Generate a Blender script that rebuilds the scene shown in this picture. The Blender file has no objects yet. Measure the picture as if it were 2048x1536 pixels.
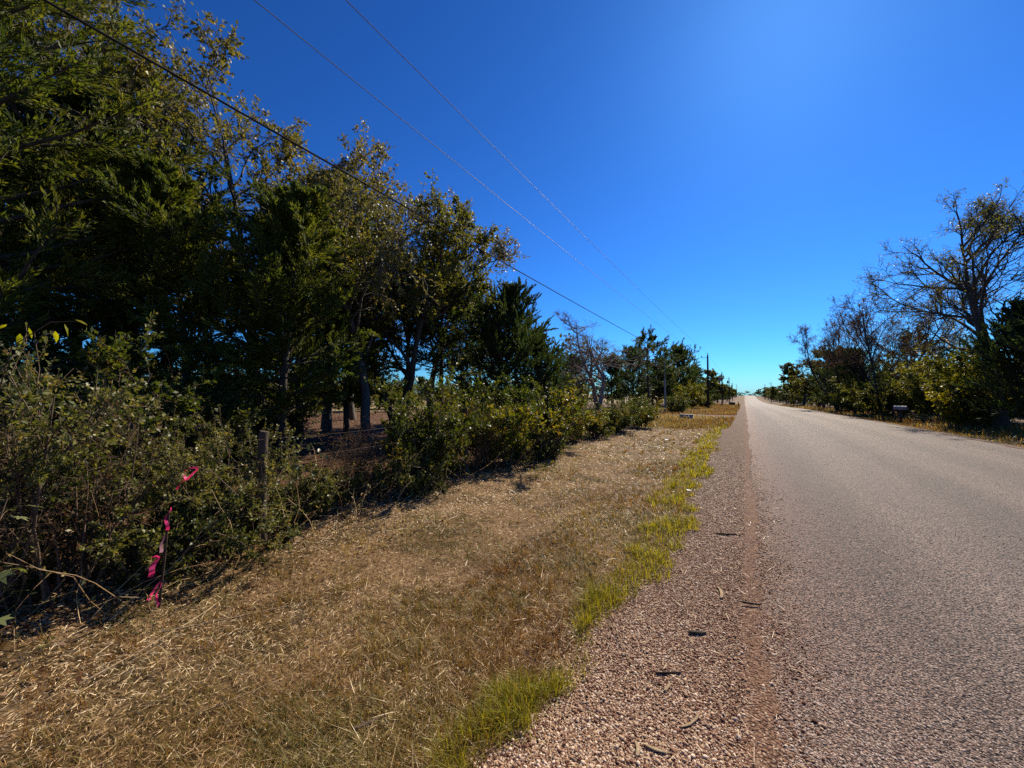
import bpy, math
import numpy as np
from mathutils import Vector

# ------------------------------------------------------------------ camera, sky, sun, exposure
scene = bpy.context.scene
COL = scene.collection
YAW = math.radians(31.13)          # the view axis is turned this far to the left of the road
cam_d = bpy.data.cameras.new('camera')
cam = bpy.data.objects.new('camera', cam_d)
COL.objects.link(cam)
cam_d.sensor_width = 36.0
cam_d.lens = 36.0 * 770 / 2048
cam_d.clip_start = 0.02
cam_d.clip_end = 6000
cam.location = (0, 0, 1.5)
cam.rotation_euler = (math.radians(90 + 0.89), 0, YAW)
scene.camera = cam

SUN_EL, SUN_AZ = math.radians(40.6), math.radians(5.2)   # azimuth from +Y towards +X
world = bpy.data.worlds.new('World')
scene.world = world
world.use_nodes = True
wn, wl = world.node_tree.nodes, world.node_tree.links
wn.clear()
sky = wn.new('ShaderNodeTexSky')
sky.sky_type = 'NISHITA'
sky.sun_disc = False
sky.sun_elevation = SUN_EL
sky.sun_rotation = SUN_AZ
sky.altitude = 0
sky.air_density = 1.0
sky.dust_density = 0.2
sky.ozone_density = 10.0
tintn = wn.new('ShaderNodeMix')          # the camera's cool, vivid rendering of blue sky, even over the whole dome
tintn.data_type = 'RGBA'
tintn.blend_type = 'MULTIPLY'
tintn.inputs[0].default_value = 1.0
tintn.inputs[7].default_value = (0.30, 0.64, 0.86, 1)
gam = wn.new('ShaderNodeGamma')
gam.inputs['Gamma'].default_value = 1.3
bg = wn.new('ShaderNodeBackground')
bg.inputs['Strength'].default_value = 0.05
wo = wn.new('ShaderNodeOutputWorld')
wl.new(sky.outputs[0], gam.inputs['Color'])
wl.new(gam.outputs[0], tintn.inputs[6])
wl.new(tintn.outputs[2], bg.inputs['Color'])
wl.new(bg.outputs[0], wo.inputs['Surface'])

S = Vector((math.sin(SUN_AZ) * math.cos(SUN_EL), math.cos(SUN_AZ) * math.cos(SUN_EL), math.sin(SUN_EL)))
sun_d = bpy.data.lights.new('sun', 'SUN')
sun_d.energy = 5.0
sun_d.angle = math.radians(0.53)
sun_d.color = (1.0, 0.89, 0.72)
sun = bpy.data.objects.new('sun', sun_d)
COL.objects.link(sun)
sun.location = (20, 60, 60)
sun.rotation_euler = S.to_track_quat('Z', 'Y').to_euler()

scene.view_settings.view_transform = 'Standard'
scene.view_settings.look = 'None'
scene.view_settings.gamma = 1.0
scene.view_settings.exposure = 0.82
scene.view_settings.use_curve_mapping = False
scene.render.engine = 'CYCLES'
cy = scene.cycles
cy.max_bounces = 5
cy.diffuse_bounces = 3
cy.glossy_bounces = 2
cy.transmission_bounces = 3
cy.sample_clamp_indirect = 4.0
cy.sample_clamp_direct = 6.0
cy.use_denoising = False

# ------------------------------------------------------------------ helpers
RNG = np.random.default_rng(11)
UP = np.array([0.0, 0.0, 1.0])


def norm(v):
    return v / (np.linalg.norm(v, axis=-1, keepdims=True) + 1e-9)


def np_mesh(name, V, F, mats, tint=None, smooth=False, midx=None):
    """one mesh from a vertex array and a face array of a single arity"""
    V = np.ascontiguousarray(V, dtype=np.float32)
    F = np.ascontiguousarray(F, dtype=np.int32)
    me = bpy.data.meshes.new(name)
    k = F.shape[1]
    me.vertices.add(len(V))
    me.vertices.foreach_set('co', V.ravel())
    me.loops.add(F.size)
    me.loops.foreach_set('vertex_index', F.ravel())
    me.polygons.add(len(F))
    me.polygons.foreach_set('loop_start', np.arange(0, F.size, k, dtype=np.int32))
    if smooth:
        me.polygons.foreach_set('use_smooth', np.ones(len(F), dtype=bool))
    if tint is not None:
        a = me.attributes.new('tint', 'FLOAT', 'FACE')
        a.data.foreach_set('value', np.ascontiguousarray(tint, dtype=np.float32))
    for m in (mats if isinstance(mats, (list, tuple)) else [mats]):
        me.materials.append(m)
    if midx is not None:
        me.polygons.foreach_set('material_index', np.ascontiguousarray(midx, dtype=np.int32))
    me.update(calc_edges=True)
    return me


def add(name, me, parent=None, loc=None):
    o = bpy.data.objects.new(name, me)
    COL.objects.link(o)
    if parent is not None:
        o.parent = parent
    if loc is not None:
        o.location = loc
    return o


def tag(o, label=None, cat=None, group=None, kind=None):
    for k, v in (('label', label), ('category', cat), ('group', group), ('kind', kind)):
        if v:
            o[k] = v
    return o


class Geo:
    """collects quads (triangles repeat their last vertex are not used) into one mesh"""
    def __init__(self):
        self.V, self.F, self.n = [], [], 0

    def put(self, V, F):
        V = np.asarray(V, float).reshape(-1, 3)
        F = np.asarray(F, int)
        self.V.append(V)
        self.F.append(F + self.n)
        self.n += len(V)

    def box(self, c, s, rz=0.0):
        x, y, z = np.array(s) / 2
        P = np.array([[i * x, j * y, k * z] for k in (-1, 1) for j in (-1, 1) for i in (-1, 1)])
        if rz:
            cz, sz = math.cos(rz), math.sin(rz)
            P = P @ np.array([[cz, sz, 0], [-sz, cz, 0], [0, 0, 1]])
        self.put(P + np.array(c), [[0, 2, 3, 1], [4, 5, 7, 6], [0, 1, 5, 4], [2, 6, 7, 3], [0, 4, 6, 2], [1, 3, 7, 5]])
        return self

    def tube(self, path, r, sides=8, cap=True):
        path = np.asarray(path, float)
        r = np.broadcast_to(np.asarray(r, float), (len(path),))
        V, F = tubes(path[None], None, None, sides, radii=r[None])
        self.put(V, F)
        if cap:
            for e in (0, len(path) - 1):
                ring = V[e * sides:(e + 1) * sides]
                c = ring.mean(0)
                for i in range(0, sides, 2):
                    self.put([c, ring[i], ring[(i + 1) % sides], ring[(i + 2) % sides]], [[0, 1, 2, 3]])
        return self

    def mesh(self, name, mat, smooth=False):
        return np_mesh(name, np.concatenate(self.V), np.concatenate(self.F), mat, smooth=smooth)


def tubes(paths, r0, r1, sides, radii=None):
    """paths (B,n,3) -> vertices and quads of B tapered tubes"""
    B, n, _ = paths.shape
    tan = np.empty_like(paths)
    tan[:, 1:-1] = paths[:, 2:] - paths[:, :-2]
    tan[:, 0] = paths[:, 1] - paths[:, 0]
    tan[:, -1] = paths[:, -1] - paths[:, -2]
    tan = norm(tan)
    mean = norm(tan.mean(1))
    ref = np.where(np.abs(mean[:, 2:3]) > 0.8, np.array([[1.0, 0, 0]]), np.array([[0, 0, 1.0]]))[:, None, :]
    a = norm(np.cross(tan, np.broadcast_to(ref, tan.shape)))
    b = np.cross(tan, a)
    if radii is None:
        t = np.linspace(0, 1, n)[None]
        radii = np.asarray(r0)[:, None] * (1 - t) + np.asarray(r1)[:, None] * t
    ang = np.arange(sides) * 2 * math.pi / sides
    V = paths[:, :, None, :] + radii[:, :, None, None] * (a[:, :, None, :] * np.cos(ang)[None, None, :, None] + b[:, :, None, :] * np.sin(ang)[None, None, :, None])
    V = V.reshape(-1, 3)
    bi, ni, si = np.meshgrid(np.arange(B), np.arange(n - 1), np.arange(sides), indexing='ij')
    base = bi * n * sides
    s2 = (si + 1) % sides
    F = np.stack([base + ni * sides + si, base + ni * sides + s2, base + (ni + 1) * sides + s2, base + (ni + 1) * sides + si], -1).reshape(-1, 4)
    return V, F


def grow(P, D, L, n, wander, up, rng):
    d = norm(D)
    pts = [P]
    step = (np.asarray(L) / (n - 1))[:, None]
    for k in range(n - 1):
        d = norm(d + rng.normal(0, wander, d.shape) + up * UP)
        P = P + d * step
        pts.append(P)
    return np.stack(pts, 1)


def kids(paths, nper, t0, t1, rng):
    B, n, _ = paths.shape
    idx = np.repeat(np.arange(B), nper)
    t = rng.uniform(t0, t1, len(idx))
    f = t * (n - 1)
    i = np.minimum(f.astype(int), n - 2)
    w = (f - i)[:, None]
    p0, p1 = paths[idx, i], paths[idx, i + 1]
    return idx, t, p0 * (1 - w) + p1 * w, norm(p1 - p0)


def turn(tan, ang, rng):
    r = rng.normal(size=tan.shape)
    perp = norm(r - (r * tan).sum(-1, keepdims=True) * tan)
    ang = np.asarray(ang)[:, None]
    return tan * np.cos(ang) + perp * np.sin(ang)


def leaf_quads(pos, axis, ln, wd, rng, flat=0.0):
    """pointed four-cornered leaves, a little folded along the midrib"""
    axis = norm(axis)
    r = rng.normal(size=pos.shape)
    r[:, 2] += flat
    nrm = norm(r - (r * axis).sum(-1, keepdims=True) * axis)
    side = np.cross(axis, nrm)
    ln, wd = np.asarray(ln)[:, None], np.asarray(wd)[:, None]
    mid = pos + axis * ln * 0.45
    V = np.stack([pos, mid + side * wd * 0.5 + nrm * wd * 0.18, pos + axis * ln, mid - side * wd * 0.5 + nrm * wd * 0.18], 1)
    F = np.arange(len(pos) * 4).reshape(-1, 4)
    return V.reshape(-1, 3), F


# ------------------------------------------------------------------ materials
def new_mat(name):
    m = bpy.data.materials.new(name)
    m.use_nodes = True
    nt = m.node_tree
    nt.nodes.clear()
    out = nt.nodes.new('ShaderNodeOutputMaterial')
    return m, nt, out


def ramp(nt, stops, fac=None):
    r = nt.nodes.new('ShaderNodeValToRGB')
    e = r.color_ramp.elements
    while len(e) < len(stops):
        e.new(0.5)
    for el, (p, c) in zip(e, stops):
        el.position = p
        el.color = (*c, 1)
    if fac is not None:
        nt.links.new(fac, r.inputs[0])
    return r


def even(cols):
    return [(i / (len(cols) - 1), c) for i, c in enumerate(cols)]


def principled(nt, rough=0.7, spec=0.3):
    p = nt.nodes.new('ShaderNodeBsdfPrincipled')
    p.inputs['Roughness'].default_value = rough
    p.inputs['Specular IOR Level'].default_value = spec
    return p


def position(nt, scale=None):
    g = nt.nodes.new('ShaderNodeNewGeometry')
    if scale is None:
        return g.outputs['Position']
    v = nt.nodes.new('ShaderNodeVectorMath')
    v.operation = 'MULTIPLY'
    v.inputs[1].default_value = scale
    nt.links.new(g.outputs['Position'], v.inputs[0])
    return v.outputs[0]


def noise(nt, vec, scale, detail=3, rough=0.55):
    n = nt.nodes.new('ShaderNodeTexNoise')
    n.inputs['Scale'].default_value = scale
    n.inputs['Detail'].default_value = detail
    n.inputs['Roughness'].default_value = rough
    if vec is not None:
        nt.links.new(vec, n.inputs['Vector'])
    return n.outputs['Fac']


def math_node(nt, op, a, b=None, c=None, clamp=False):
    n = nt.nodes.new('ShaderNodeMath')
    n.operation = op
    n.use_clamp = clamp
    for i, v in enumerate((a, b, c)):
        if v is None:
            continue
        if isinstance(v, (int, float)):
            n.inputs[i].default_value = v
        else:
            nt.links.new(v, n.inputs[i])
    return n.outputs[0]


def mix_col(nt, fac, a, b, mode='MIX'):
    n = nt.nodes.new('ShaderNodeMix')
    n.data_type = 'RGBA'
    n.blend_type = mode
    for sock, v in ((n.inputs[0], fac), (n.inputs[6], a), (n.inputs[7], b)):
        if isinstance(v, (int, float)):
            sock.default_value = v
        elif isinstance(v, tuple):
            sock.default_value = (*v, 1)
        else:
            nt.links.new(v, sock)
    return n.outputs[2]


def smooth_range(nt, val, lo, hi):
    n = nt.nodes.new('ShaderNodeMapRange')
    n.interpolation_type = 'SMOOTHSTEP'
    n.inputs['From Min'].default_value = lo
    n.inputs['From Max'].default_value = hi
    nt.links.new(val, n.inputs['Value'])
    return n.outputs[0]


def bump(nt, height, strength, dist):
    b = nt.nodes.new('ShaderNodeBump')
    b.inputs['Strength'].default_value = strength
    b.inputs['Distance'].default_value = dist
    nt.links.new(height, b.inputs['Height'])
    return b.outputs[0]


def leaf_mat(name, cols, transl=0.3, tcol=(1.5, 1.5, 0.5), rough=0.45, spec=0.35):
    """thin leaf: reflects, shines, and lets some light through; colour by the leaf's own tint"""
    m, nt, out = new_mat(name)
    a = nt.nodes.new('ShaderNodeAttribute')
    a.attribute_name = 'tint'
    r = ramp(nt, even(cols), a.outputs['Fac'])
    p = principled(nt, rough, spec)
    nt.links.new(r.outputs[0], p.inputs['Base Color'])
    t = nt.nodes.new('ShaderNodeBsdfTranslucent')
    tc = mix_col(nt, 1.0, r.outputs[0], tcol, 'MULTIPLY')
    nt.links.new(tc, t.inputs['Color'])
    mx = nt.nodes.new('ShaderNodeMixShader')
    mx.inputs[0].default_value = transl
    nt.links.new(p.outputs[0], mx.inputs[1])
    nt.links.new(t.outputs[0], mx.inputs[2])
    nt.links.new(mx.outputs[0], out.inputs['Surface'])
    return m


def rough_mat(name, c0, c1, scale=8.0, stretch=(1, 1, 1), rough=0.85, spec=0.2, bstr=0.5, bdist=0.01):
    m, nt, out = new_mat(name)
    pos = position(nt, stretch)
    f = noise(nt, pos, scale, 5, 0.65)
    r = ramp(nt, [(0.3, c0), (0.7, c1)], f)
    p = principled(nt, rough, spec)
    nt.links.new(r.outputs[0], p.inputs['Base Color'])
    nt.links.new(bump(nt, f, bstr, bdist), p.inputs['Normal'])
    nt.links.new(p.outputs[0], out.inputs['Surface'])
    return m


M = {}
M['bark'] = rough_mat('bark', (0.028, 0.022, 0.016), (0.10, 0.082, 0.062), 14, (1, 1, 0.25), bstr=0.9, bdist=0.02)
M['bark_grey'] = rough_mat('bark_grey', (0.06, 0.052, 0.045), (0.17, 0.15, 0.13), 14, (1, 1, 0.25), bstr=0.9, bdist=0.02)
M['bark_pale'] = rough_mat('bark_pale', (0.10, 0.085, 0.072), (0.27, 0.235, 0.20), 14, (1, 1, 0.25), bstr=0.9, bdist=0.02)
M['twig'] = rough_mat('twig', (0.06, 0.04, 0.025), (0.16, 0.11, 0.07), 20, bstr=0.2)
M['cedar'] = leaf_mat('cedar_foliage', [(0.030, 0.053, 0.011), (0.068, 0.098, 0.017), (0.118, 0.138, 0.022), (0.17, 0.155, 0.03)], 0.46, (1.3, 1.2, 0.5), 0.6, 0.2)
M['cedar_dark'] = leaf_mat('cedar_foliage_dark', [(0.022, 0.037, 0.014), (0.046, 0.066, 0.020), (0.085, 0.10, 0.026)], 0.42, (1.2, 1.3, 0.6), 0.6, 0.25)
M['oak'] = leaf_mat('oak_leaves', [(0.065, 0.078, 0.028), (0.11, 0.12, 0.042), (0.16, 0.155, 0.05), (0.22, 0.17, 0.05)], 0.38, (1.5, 1.3, 0.4), 0.5, 0.3)
M['oak_green'] = leaf_mat('oak_leaves_green', [(0.045, 0.06, 0.014), (0.085, 0.10, 0.022), (0.14, 0.14, 0.03), (0.18, 0.14, 0.035)], 0.44, (1.5, 1.4, 0.4), 0.5, 0.25)
M['bush'] = leaf_mat('bush_leaves', [(0.022, 0.036, 0.011), (0.058, 0.076, 0.015), (0.12, 0.125, 0.022), (0.20, 0.09, 0.03)], 0.38, (1.6, 1.6, 0.4), 0.45, 0.3)
M['bush_lively'] = leaf_mat('bush_leaves_lively', [(0.022, 0.036, 0.009), (0.065, 0.085, 0.014), (0.15, 0.15, 0.02), (0.24, 0.12, 0.03)], 0.4, (1.6, 1.6, 0.35), 0.42, 0.3)
M['bush_yellow'] = leaf_mat('bush_leaves_yellow', [(0.09, 0.10, 0.012), (0.16, 0.158, 0.016), (0.23, 0.19, 0.02)], 0.5, (1.5, 1.4, 0.3), 0.45, 0.35)
M['bush_pale'] = leaf_mat('bush_leaves_pale', [(0.022, 0.032, 0.010), (0.065, 0.078, 0.022), (0.165, 0.168, 0.05), (0.26, 0.19, 0.065)], 0.36, (1.4, 1.35, 0.5), 0.45, 0.35)
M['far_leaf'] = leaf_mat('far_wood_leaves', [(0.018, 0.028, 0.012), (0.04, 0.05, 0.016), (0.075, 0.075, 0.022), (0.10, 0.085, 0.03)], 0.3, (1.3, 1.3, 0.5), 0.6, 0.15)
M['brush'] = leaf_mat('brush_leaves', [(0.09, 0.045, 0.02), (0.14, 0.08, 0.04), (0.10, 0.09, 0.03)], 0.3, (1.4, 1.1, 0.6), 0.6, 0.2)
M['dead_leaf'] = leaf_mat('dead_leaves', [(0.07, 0.028, 0.012), (0.13, 0.06, 0.025), (0.21, 0.115, 0.05), (0.30, 0.20, 0.11)], 0.15, (1.3, 1.0, 0.6), 0.6, 0.25)
M['straw'] = leaf_mat('straw', [(0.15, 0.075, 0.028), (0.34, 0.21, 0.095), (0.56, 0.40, 0.21), (0.74, 0.60, 0.38)], 0.2, (1.2, 1.1, 0.8), 0.5, 0.35)
M['brown_grass'] = leaf_mat('brown_grass', [(0.15, 0.06, 0.014), (0.22, 0.12, 0.03), (0.16, 0.135, 0.028), (0.40, 0.29, 0.12)], 0.38, (1.4, 1.2, 0.6), 0.5, 0.3)
M['green_grass'] = leaf_mat('green_grass', [(0.10, 0.115, 0.012), (0.19, 0.19, 0.016), (0.28, 0.25, 0.02), (0.36, 0.26, 0.05)], 0.45, (1.5, 1.4, 0.3), 0.45, 0.3)
M['vine_leaf'] = leaf_mat('vine_leaf', [(0.13, 0.15, 0.01), (0.24, 0.24, 0.015), (0.30, 0.26, 0.02)], 0.55, (1.5, 1.5, 0.3), 0.4, 0.4)
M['broad_leaf'] = leaf_mat('broad_leaf', [(0.08, 0.10, 0.035), (0.14, 0.16, 0.06), (0.20, 0.20, 0.09)], 0.3, (1.4, 1.4, 0.5), 0.45, 0.4)
M['wood'] = rough_mat('weathered_wood', (0.035, 0.023, 0.015), (0.13, 0.098, 0.07), 18, (1, 1, 0.12), bstr=0.8, bdist=0.006)
M['pole'] = rough_mat('treated_pole', (0.018, 0.013, 0.010), (0.06, 0.043, 0.03), 18, (1, 1, 0.1), bstr=0.5, bdist=0.004)
M['pale_wood'] = rough_mat('pale_wood', (0.17, 0.11, 0.06), (0.36, 0.27, 0.16), 30, (1, 1, 1), bstr=0.4, bdist=0.003)
M['dark_stick'] = rough_mat('dark_stick', (0.02, 0.014, 0.010), (0.07, 0.045, 0.03), 30, bstr=0.4, bdist=0.003)
M['metal'] = rough_mat('galvanised_metal', (0.14, 0.14, 0.14), (0.30, 0.30, 0.30), 10, rough=0.45, spec=0.6, bstr=0.05)
M['cable'] = rough_mat('cable_black', (0.012, 0.012, 0.013), (0.03, 0.03, 0.032), 5, rough=0.9, spec=0.05, bstr=0.0)
M['line'] = rough_mat('aluminium_line', (0.10, 0.10, 0.105), (0.16, 0.16, 0.165), 5, rough=0.6, spec=0.3, bstr=0.0)
M['wire'] = rough_mat('bare_wire', (0.05, 0.03, 0.02), (0.12, 0.08, 0.06), 5, rough=0.7, spec=0.3, bstr=0.0)
M['porcelain'] = rough_mat('porcelain', (0.05, 0.035, 0.03), (0.09, 0.06, 0.05), 5, rough=0.3, spec=0.5, bstr=0.0)
M['paper'] = rough_mat('white_paper', (0.65, 0.65, 0.63), (0.8, 0.8, 0.78), 20, rough=0.7, bstr=0.1)
M['concrete'] = rough_mat('concrete', (0.26, 0.24, 0.21), (0.45, 0.42, 0.38), 9, bstr=0.4)
M['black_paint'] = rough_mat('black_paint', (0.012, 0.012, 0.012), (0.035, 0.033, 0.03), 9, rough=0.55, spec=0.4, bstr=0.1)
M['ribbon'] = leaf_mat('pink_flagging_tape', [(0.70, 0.03, 0.14), (0.85, 0.08, 0.26), (0.9, 0.5, 0.55)], 0.5, (1.2, 0.6, 0.9), 0.35, 0.4)


def pebble_mat(name, cols):
    m, nt, out = new_mat(name)
    a = nt.nodes.new('ShaderNodeAttribute')
    a.attribute_type = 'INSTANCER'
    a.attribute_name = 'tint'
    r = ramp(nt, even(cols), a.outputs['Fac'])
    p = principled(nt, 0.8, 0.15)
    nt.links.new(r.outputs[0], p.inputs['Base Color'])
    nt.links.new(p.outputs[0], out.inputs['Surface'])
    return m


M['pebble'] = pebble_mat('pebble', [(0.06, 0.022, 0.013), (0.15, 0.064, 0.037), (0.25, 0.135, 0.08), (0.42, 0.285, 0.18), (0.68, 0.54, 0.40), (0.10, 0.07, 0.055)])
M['chip'] = pebble_mat('road_chip', [(0.07, 0.045, 0.034), (0.165, 0.11, 0.084), (0.275, 0.195, 0.15), (0.54, 0.43, 0.345), (0.175, 0.128, 0.104)])


def stone_layer(nt, pos, scale, cols):
    v = nt.nodes.new('ShaderNodeTexVoronoi')
    v.inputs['Scale'].default_value = scale
    nt.links.new(pos, v.inputs['Vector'])
    sep = nt.nodes.new('ShaderNodeSeparateColor')
    nt.links.new(v.outputs['Color'], sep.inputs[0])
    c = ramp(nt, even(cols), sep.outputs[0])
    dome = math_node(nt, 'SUBTRACT', 1.0, math_node(nt, 'POWER', v.outputs['Distance'], 2.0))
    return c.outputs[0], v.outputs['Distance'], math_node(nt, 'ADD', dome, math_node(nt, 'MULTIPLY', sep.outputs[1], 0.5)), sep.outputs[2]


def road_mat():
    """chip seal: pink and grey stone chips pressed in dark binder, reddish and looser along the edge"""
    m, nt, out = new_mat('chip_seal')
    pos = position(nt)
    sx = nt.nodes.new('ShaderNodeSeparateXYZ')
    nt.links.new(pos, sx.inputs[0])
    col, dist, hgt, rnd = stone_layer(nt, pos, 78, [(0.048, 0.030, 0.023), (0.108, 0.071, 0.055), (0.168, 0.114, 0.090), (0.29, 0.216, 0.174), (0.09, 0.066, 0.056)])
    binder = smooth_range(nt, dist, 0.42, 0.66)
    worn = noise(nt, position(nt, (1.2, 0.03, 1)), 1.0, 4)
    col = mix_col(nt, math_node(nt, 'MULTIPLY', binder, 0.85), col, (0.022, 0.018, 0.017))
    # wheel tracks are polished greyer, the untravelled strips keep more red stone
    blotch = noise(nt, pos, 0.7, 4)
    redstrip = math_node(nt, 'SUBTRACT', 1.0, smooth_range(nt, sx.outputs[0], 0.1, 1.5))
    col = mix_col(nt, math_node(nt, 'MULTIPLY', redstrip, 0.6), col, mix_col(nt, 1.0, col, (1.15, 0.78, 0.62), 'MULTIPLY'))
    dirt = math_node(nt, 'MULTIPLY', math_node(nt, 'SUBTRACT', 1.0, smooth_range(nt, sx.outputs[0], 0.02, 0.5)), smooth_range(nt, noise(nt, pos, 7.0, 5), 0.3, 0.65))
    col = mix_col(nt, math_node(nt, 'MULTIPLY', dirt, 0.7), col, (0.20, 0.105, 0.062))
    track = math_node(nt, 'SINE', math_node(nt, 'MULTIPLY', math_node(nt, 'ADD', sx.outputs[0], math_node(nt, 'MULTIPLY', blotch, 0.35)), 4.05))
    col = mix_col(nt, smooth_range(nt, track, -1.0, 1.0), mix_col(nt, 1.0, col, (0.76, 0.75, 0.75), 'MULTIPLY'), mix_col(nt, 1.0, col, (1.12, 1.11, 1.10), 'MULTIPLY'))
    col = mix_col(nt, smooth_range(nt, worn, 0.35, 0.7), mix_col(nt, 1.0, col, (0.80, 0.80, 0.82), 'MULTIPLY'), mix_col(nt, 1.0, col, (1.12, 1.10, 1.08), 'MULTIPLY'))
    col = mix_col(nt, math_node(nt, 'MULTIPLY', smooth_range(nt, blotch, 0.5, 0.75), 0.35), col, (0.10, 0.072, 0.06))
    p = principled(nt, 0.75, 0.25)
    nt.links.new(col, p.inputs['Base Color'])
    nt.links.new(bump(nt, hgt, 1.0, 0.012), p.inputs['Normal'])
    nt.links.new(p.outputs[0], out.inputs['Surface'])
    return m


def gravel_mat():
    m, nt, out = new_mat('gravel_bed')
    pos = position(nt)
    col, dist, hgt, rnd = stone_layer(nt, pos, 80, [(0.05, 0.022, 0.014), (0.11, 0.055, 0.036), (0.17, 0.095, 0.065), (0.26, 0.18, 0.125), (0.09, 0.05, 0.035)])
    gap = smooth_range(nt, dist, 0.45, 0.7)
    col = mix_col(nt, gap, col, (0.045, 0.024, 0.015))
    fine = noise(nt, pos, 1.6, 4)
    sx = nt.nodes.new('ShaderNodeSeparateXYZ')
    nt.links.new(pos, sx.inputs[0])
    dirt = math_node(nt, 'MULTIPLY', smooth_range(nt, sx.outputs[0], -0.12, 0.08), math_node(nt, 'SUBTRACT', 1.0, smooth_range(nt, sx.outputs[0], 1.0, 2.0)))
    dirt = math_node(nt, 'MULTIPLY', dirt, smooth_range(nt, noise(nt, pos, 9.0, 4), 0.3, 0.6))
    col = mix_col(nt, math_node(nt, 'MULTIPLY', smooth_range(nt, fine, 0.5, 0.75), 0.3), col, (0.15, 0.085, 0.052))
    col = mix_col(nt, math_node(nt, 'MULTIPLY', dirt, 0.5), col, (0.20, 0.105, 0.062))
    p = principled(nt, 0.85, 0.12)
    nt.links.new(col, p.inputs['Base Color'])
    nt.links.new(bump(nt, hgt, 1.0, 0.010), p.inputs['Normal'])
    nt.links.new(p.outputs[0], out.inputs['Surface'])
    return m


def ground_mat():
    """mown straw on the verges, brown leaf litter under the trees, dry pasture beyond"""
    m, nt, out = new_mat('ground_cover')
    pos = position(nt)
    sx = nt.nodes.new('ShaderNodeSeparateXYZ')
    nt.links.new(pos, sx.inputs[0])
    x = math_node(nt, 'ADD', sx.outputs[0], math_node(nt, 'MULTIPLY', math_node(nt, 'SUBTRACT', noise(nt, pos, 0.8, 4), 0.5), 1.6))
    fine = noise(nt, pos, 38, 6, 0.7)
    mid = noise(nt, pos, 2.2, 5, 0.6)
    straw = ramp(nt, [(0.3, (0.05, 0.027, 0.012)), (0.5, (0.15, 0.09, 0.042)), (0.72, (0.34, 0.235, 0.12))], fine).outputs[0]
    brown = ramp(nt, [(0.3, (0.03, 0.018, 0.008)), (0.7, (0.10, 0.062, 0.022))], fine).outputs[0]
    verge = mix_col(nt, smooth_range(nt, mid, 0.42, 0.62), straw, brown)
    litter = ramp(nt, [(0.3, (0.035, 0.016, 0.008)), (0.55, (0.10, 0.05, 0.024)), (0.75, (0.20, 0.12, 0.065))], fine).outputs[0]
    pasture = ramp(nt, [(0.3, (0.12, 0.085, 0.035)), (0.7, (0.30, 0.23, 0.11))], mid).outputs[0]
    left = smooth_range(nt, math_node(nt, 'MULTIPLY', x, -1.0), 4.0, 5.0)
    far_l = smooth_range(nt, math_node(nt, 'MULTIPLY', x, -1.0), 19.0, 23.0)
    right = smooth_range(nt, x, 9.2, 10.4)
    far_r = smooth_range(nt, x, 30.0, 36.0)
    c = mix_col(nt, left, verge, litter)
    c = mix_col(nt, right, c, litter)
    c = mix_col(nt, far_l, c, pasture)
    c = mix_col(nt, far_r, c, pasture)
    p = principled(nt, 0.9, 0.15)
    nt.links.new(c, p.inputs['Base Color'])
    nt.links.new(bump(nt, fine, 0.8, 0.02), p.inputs['Normal'])
    nt.links.new(p.outputs[0], out.inputs['Surface'])
    return m


# ------------------------------------------------------------------ terrain, road, shoulder
_py = np.linspace(-400, 3000, 3401)
_pz = np.interp(_py, [-400, -5, 15, 28, 40, 60, 95, 145, 200, 250, 300, 345, 400, 600, 1000, 3000],
                [1, 0, -0.03, -0.25, -0.5, -0.85, -1.75, -2.85, -3.55, -3.75, -3.3, -2.75, -3.6, -8, -18, -70])
_pz = np.convolve(np.pad(_pz, 8, mode='edge'), np.ones(17) / 17, mode='valid')


def profile(y):
    return np.interp(y, _py, _pz)


DRIVE_Y = 30.5


def ground(x, y):
    x, y = np.asarray(x, float), np.asarray(y, float)
    lat = np.interp(x, [-60, -12, -7, -5, -3.8, -2.6, -1.5, -0.7, 0.3, 6.2, 6.8, 8, 9.5, 12, 60],
                    [0.5, 0.10, 0.0, -0.10, -0.15, -0.17, -0.10, -0.03, -0.02, -0.02, -0.05, -0.25, -0.15, 0.05, 0.6])
    fill = np.exp(-((y - DRIVE_Y) / 2.6) ** 4)
    lat = np.where((x < 0), lat * (1 - fill) - 0.02 * fill, lat)
    und = 0.035 * np.sin(x * 0.9 + 0.4 * y) * np.sin(y * 0.7 - 0.3 * x) + 0.02 * np.sin(2.3 * x + 1.1 * y)
    und = und * np.clip((np.abs(x - 3.1) - 3.9) / 1.5, 0, 1)
    return profile(y) + lat + und


def grid_mesh(name, xs, ys, zf, mat):
    X, Y = np.meshgrid(xs, ys)
    Z = zf(X, Y)
    V = np.stack([X, Y, Z], -1).reshape(-1, 3)
    nx, ny = len(xs), len(ys)
    i, j = np.meshgrid(np.arange(nx - 1), np.arange(ny - 1))
    a = (j * nx + i).ravel()
    F = np.stack([a, a + 1, a + nx + 1, a + nx], -1)
    return np_mesh(name, V, F, mat, smooth=True)


def spaced(a, b, lo, hi, k):
    """finely spaced between a and b, then ever wider out to lo and hi"""
    core = np.arange(a, b + 1e-6, k)
    out, s, p = [], k, b
    while p < hi:
        s *= 1.18
        p += s
        out.append(min(p, hi))
    low, s, p = [], k, a
    while p > lo:
        s *= 1.18
        p -= s
        low.append(max(p, lo))
    return np.unique(np.concatenate([low[::-1], core, out]))


def terrain_z(X, Y):
    z = ground(X, Y)
    under = (X > 0.02) & (X < 6.4)
    return np.where(under, z - 0.06, z)


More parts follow.
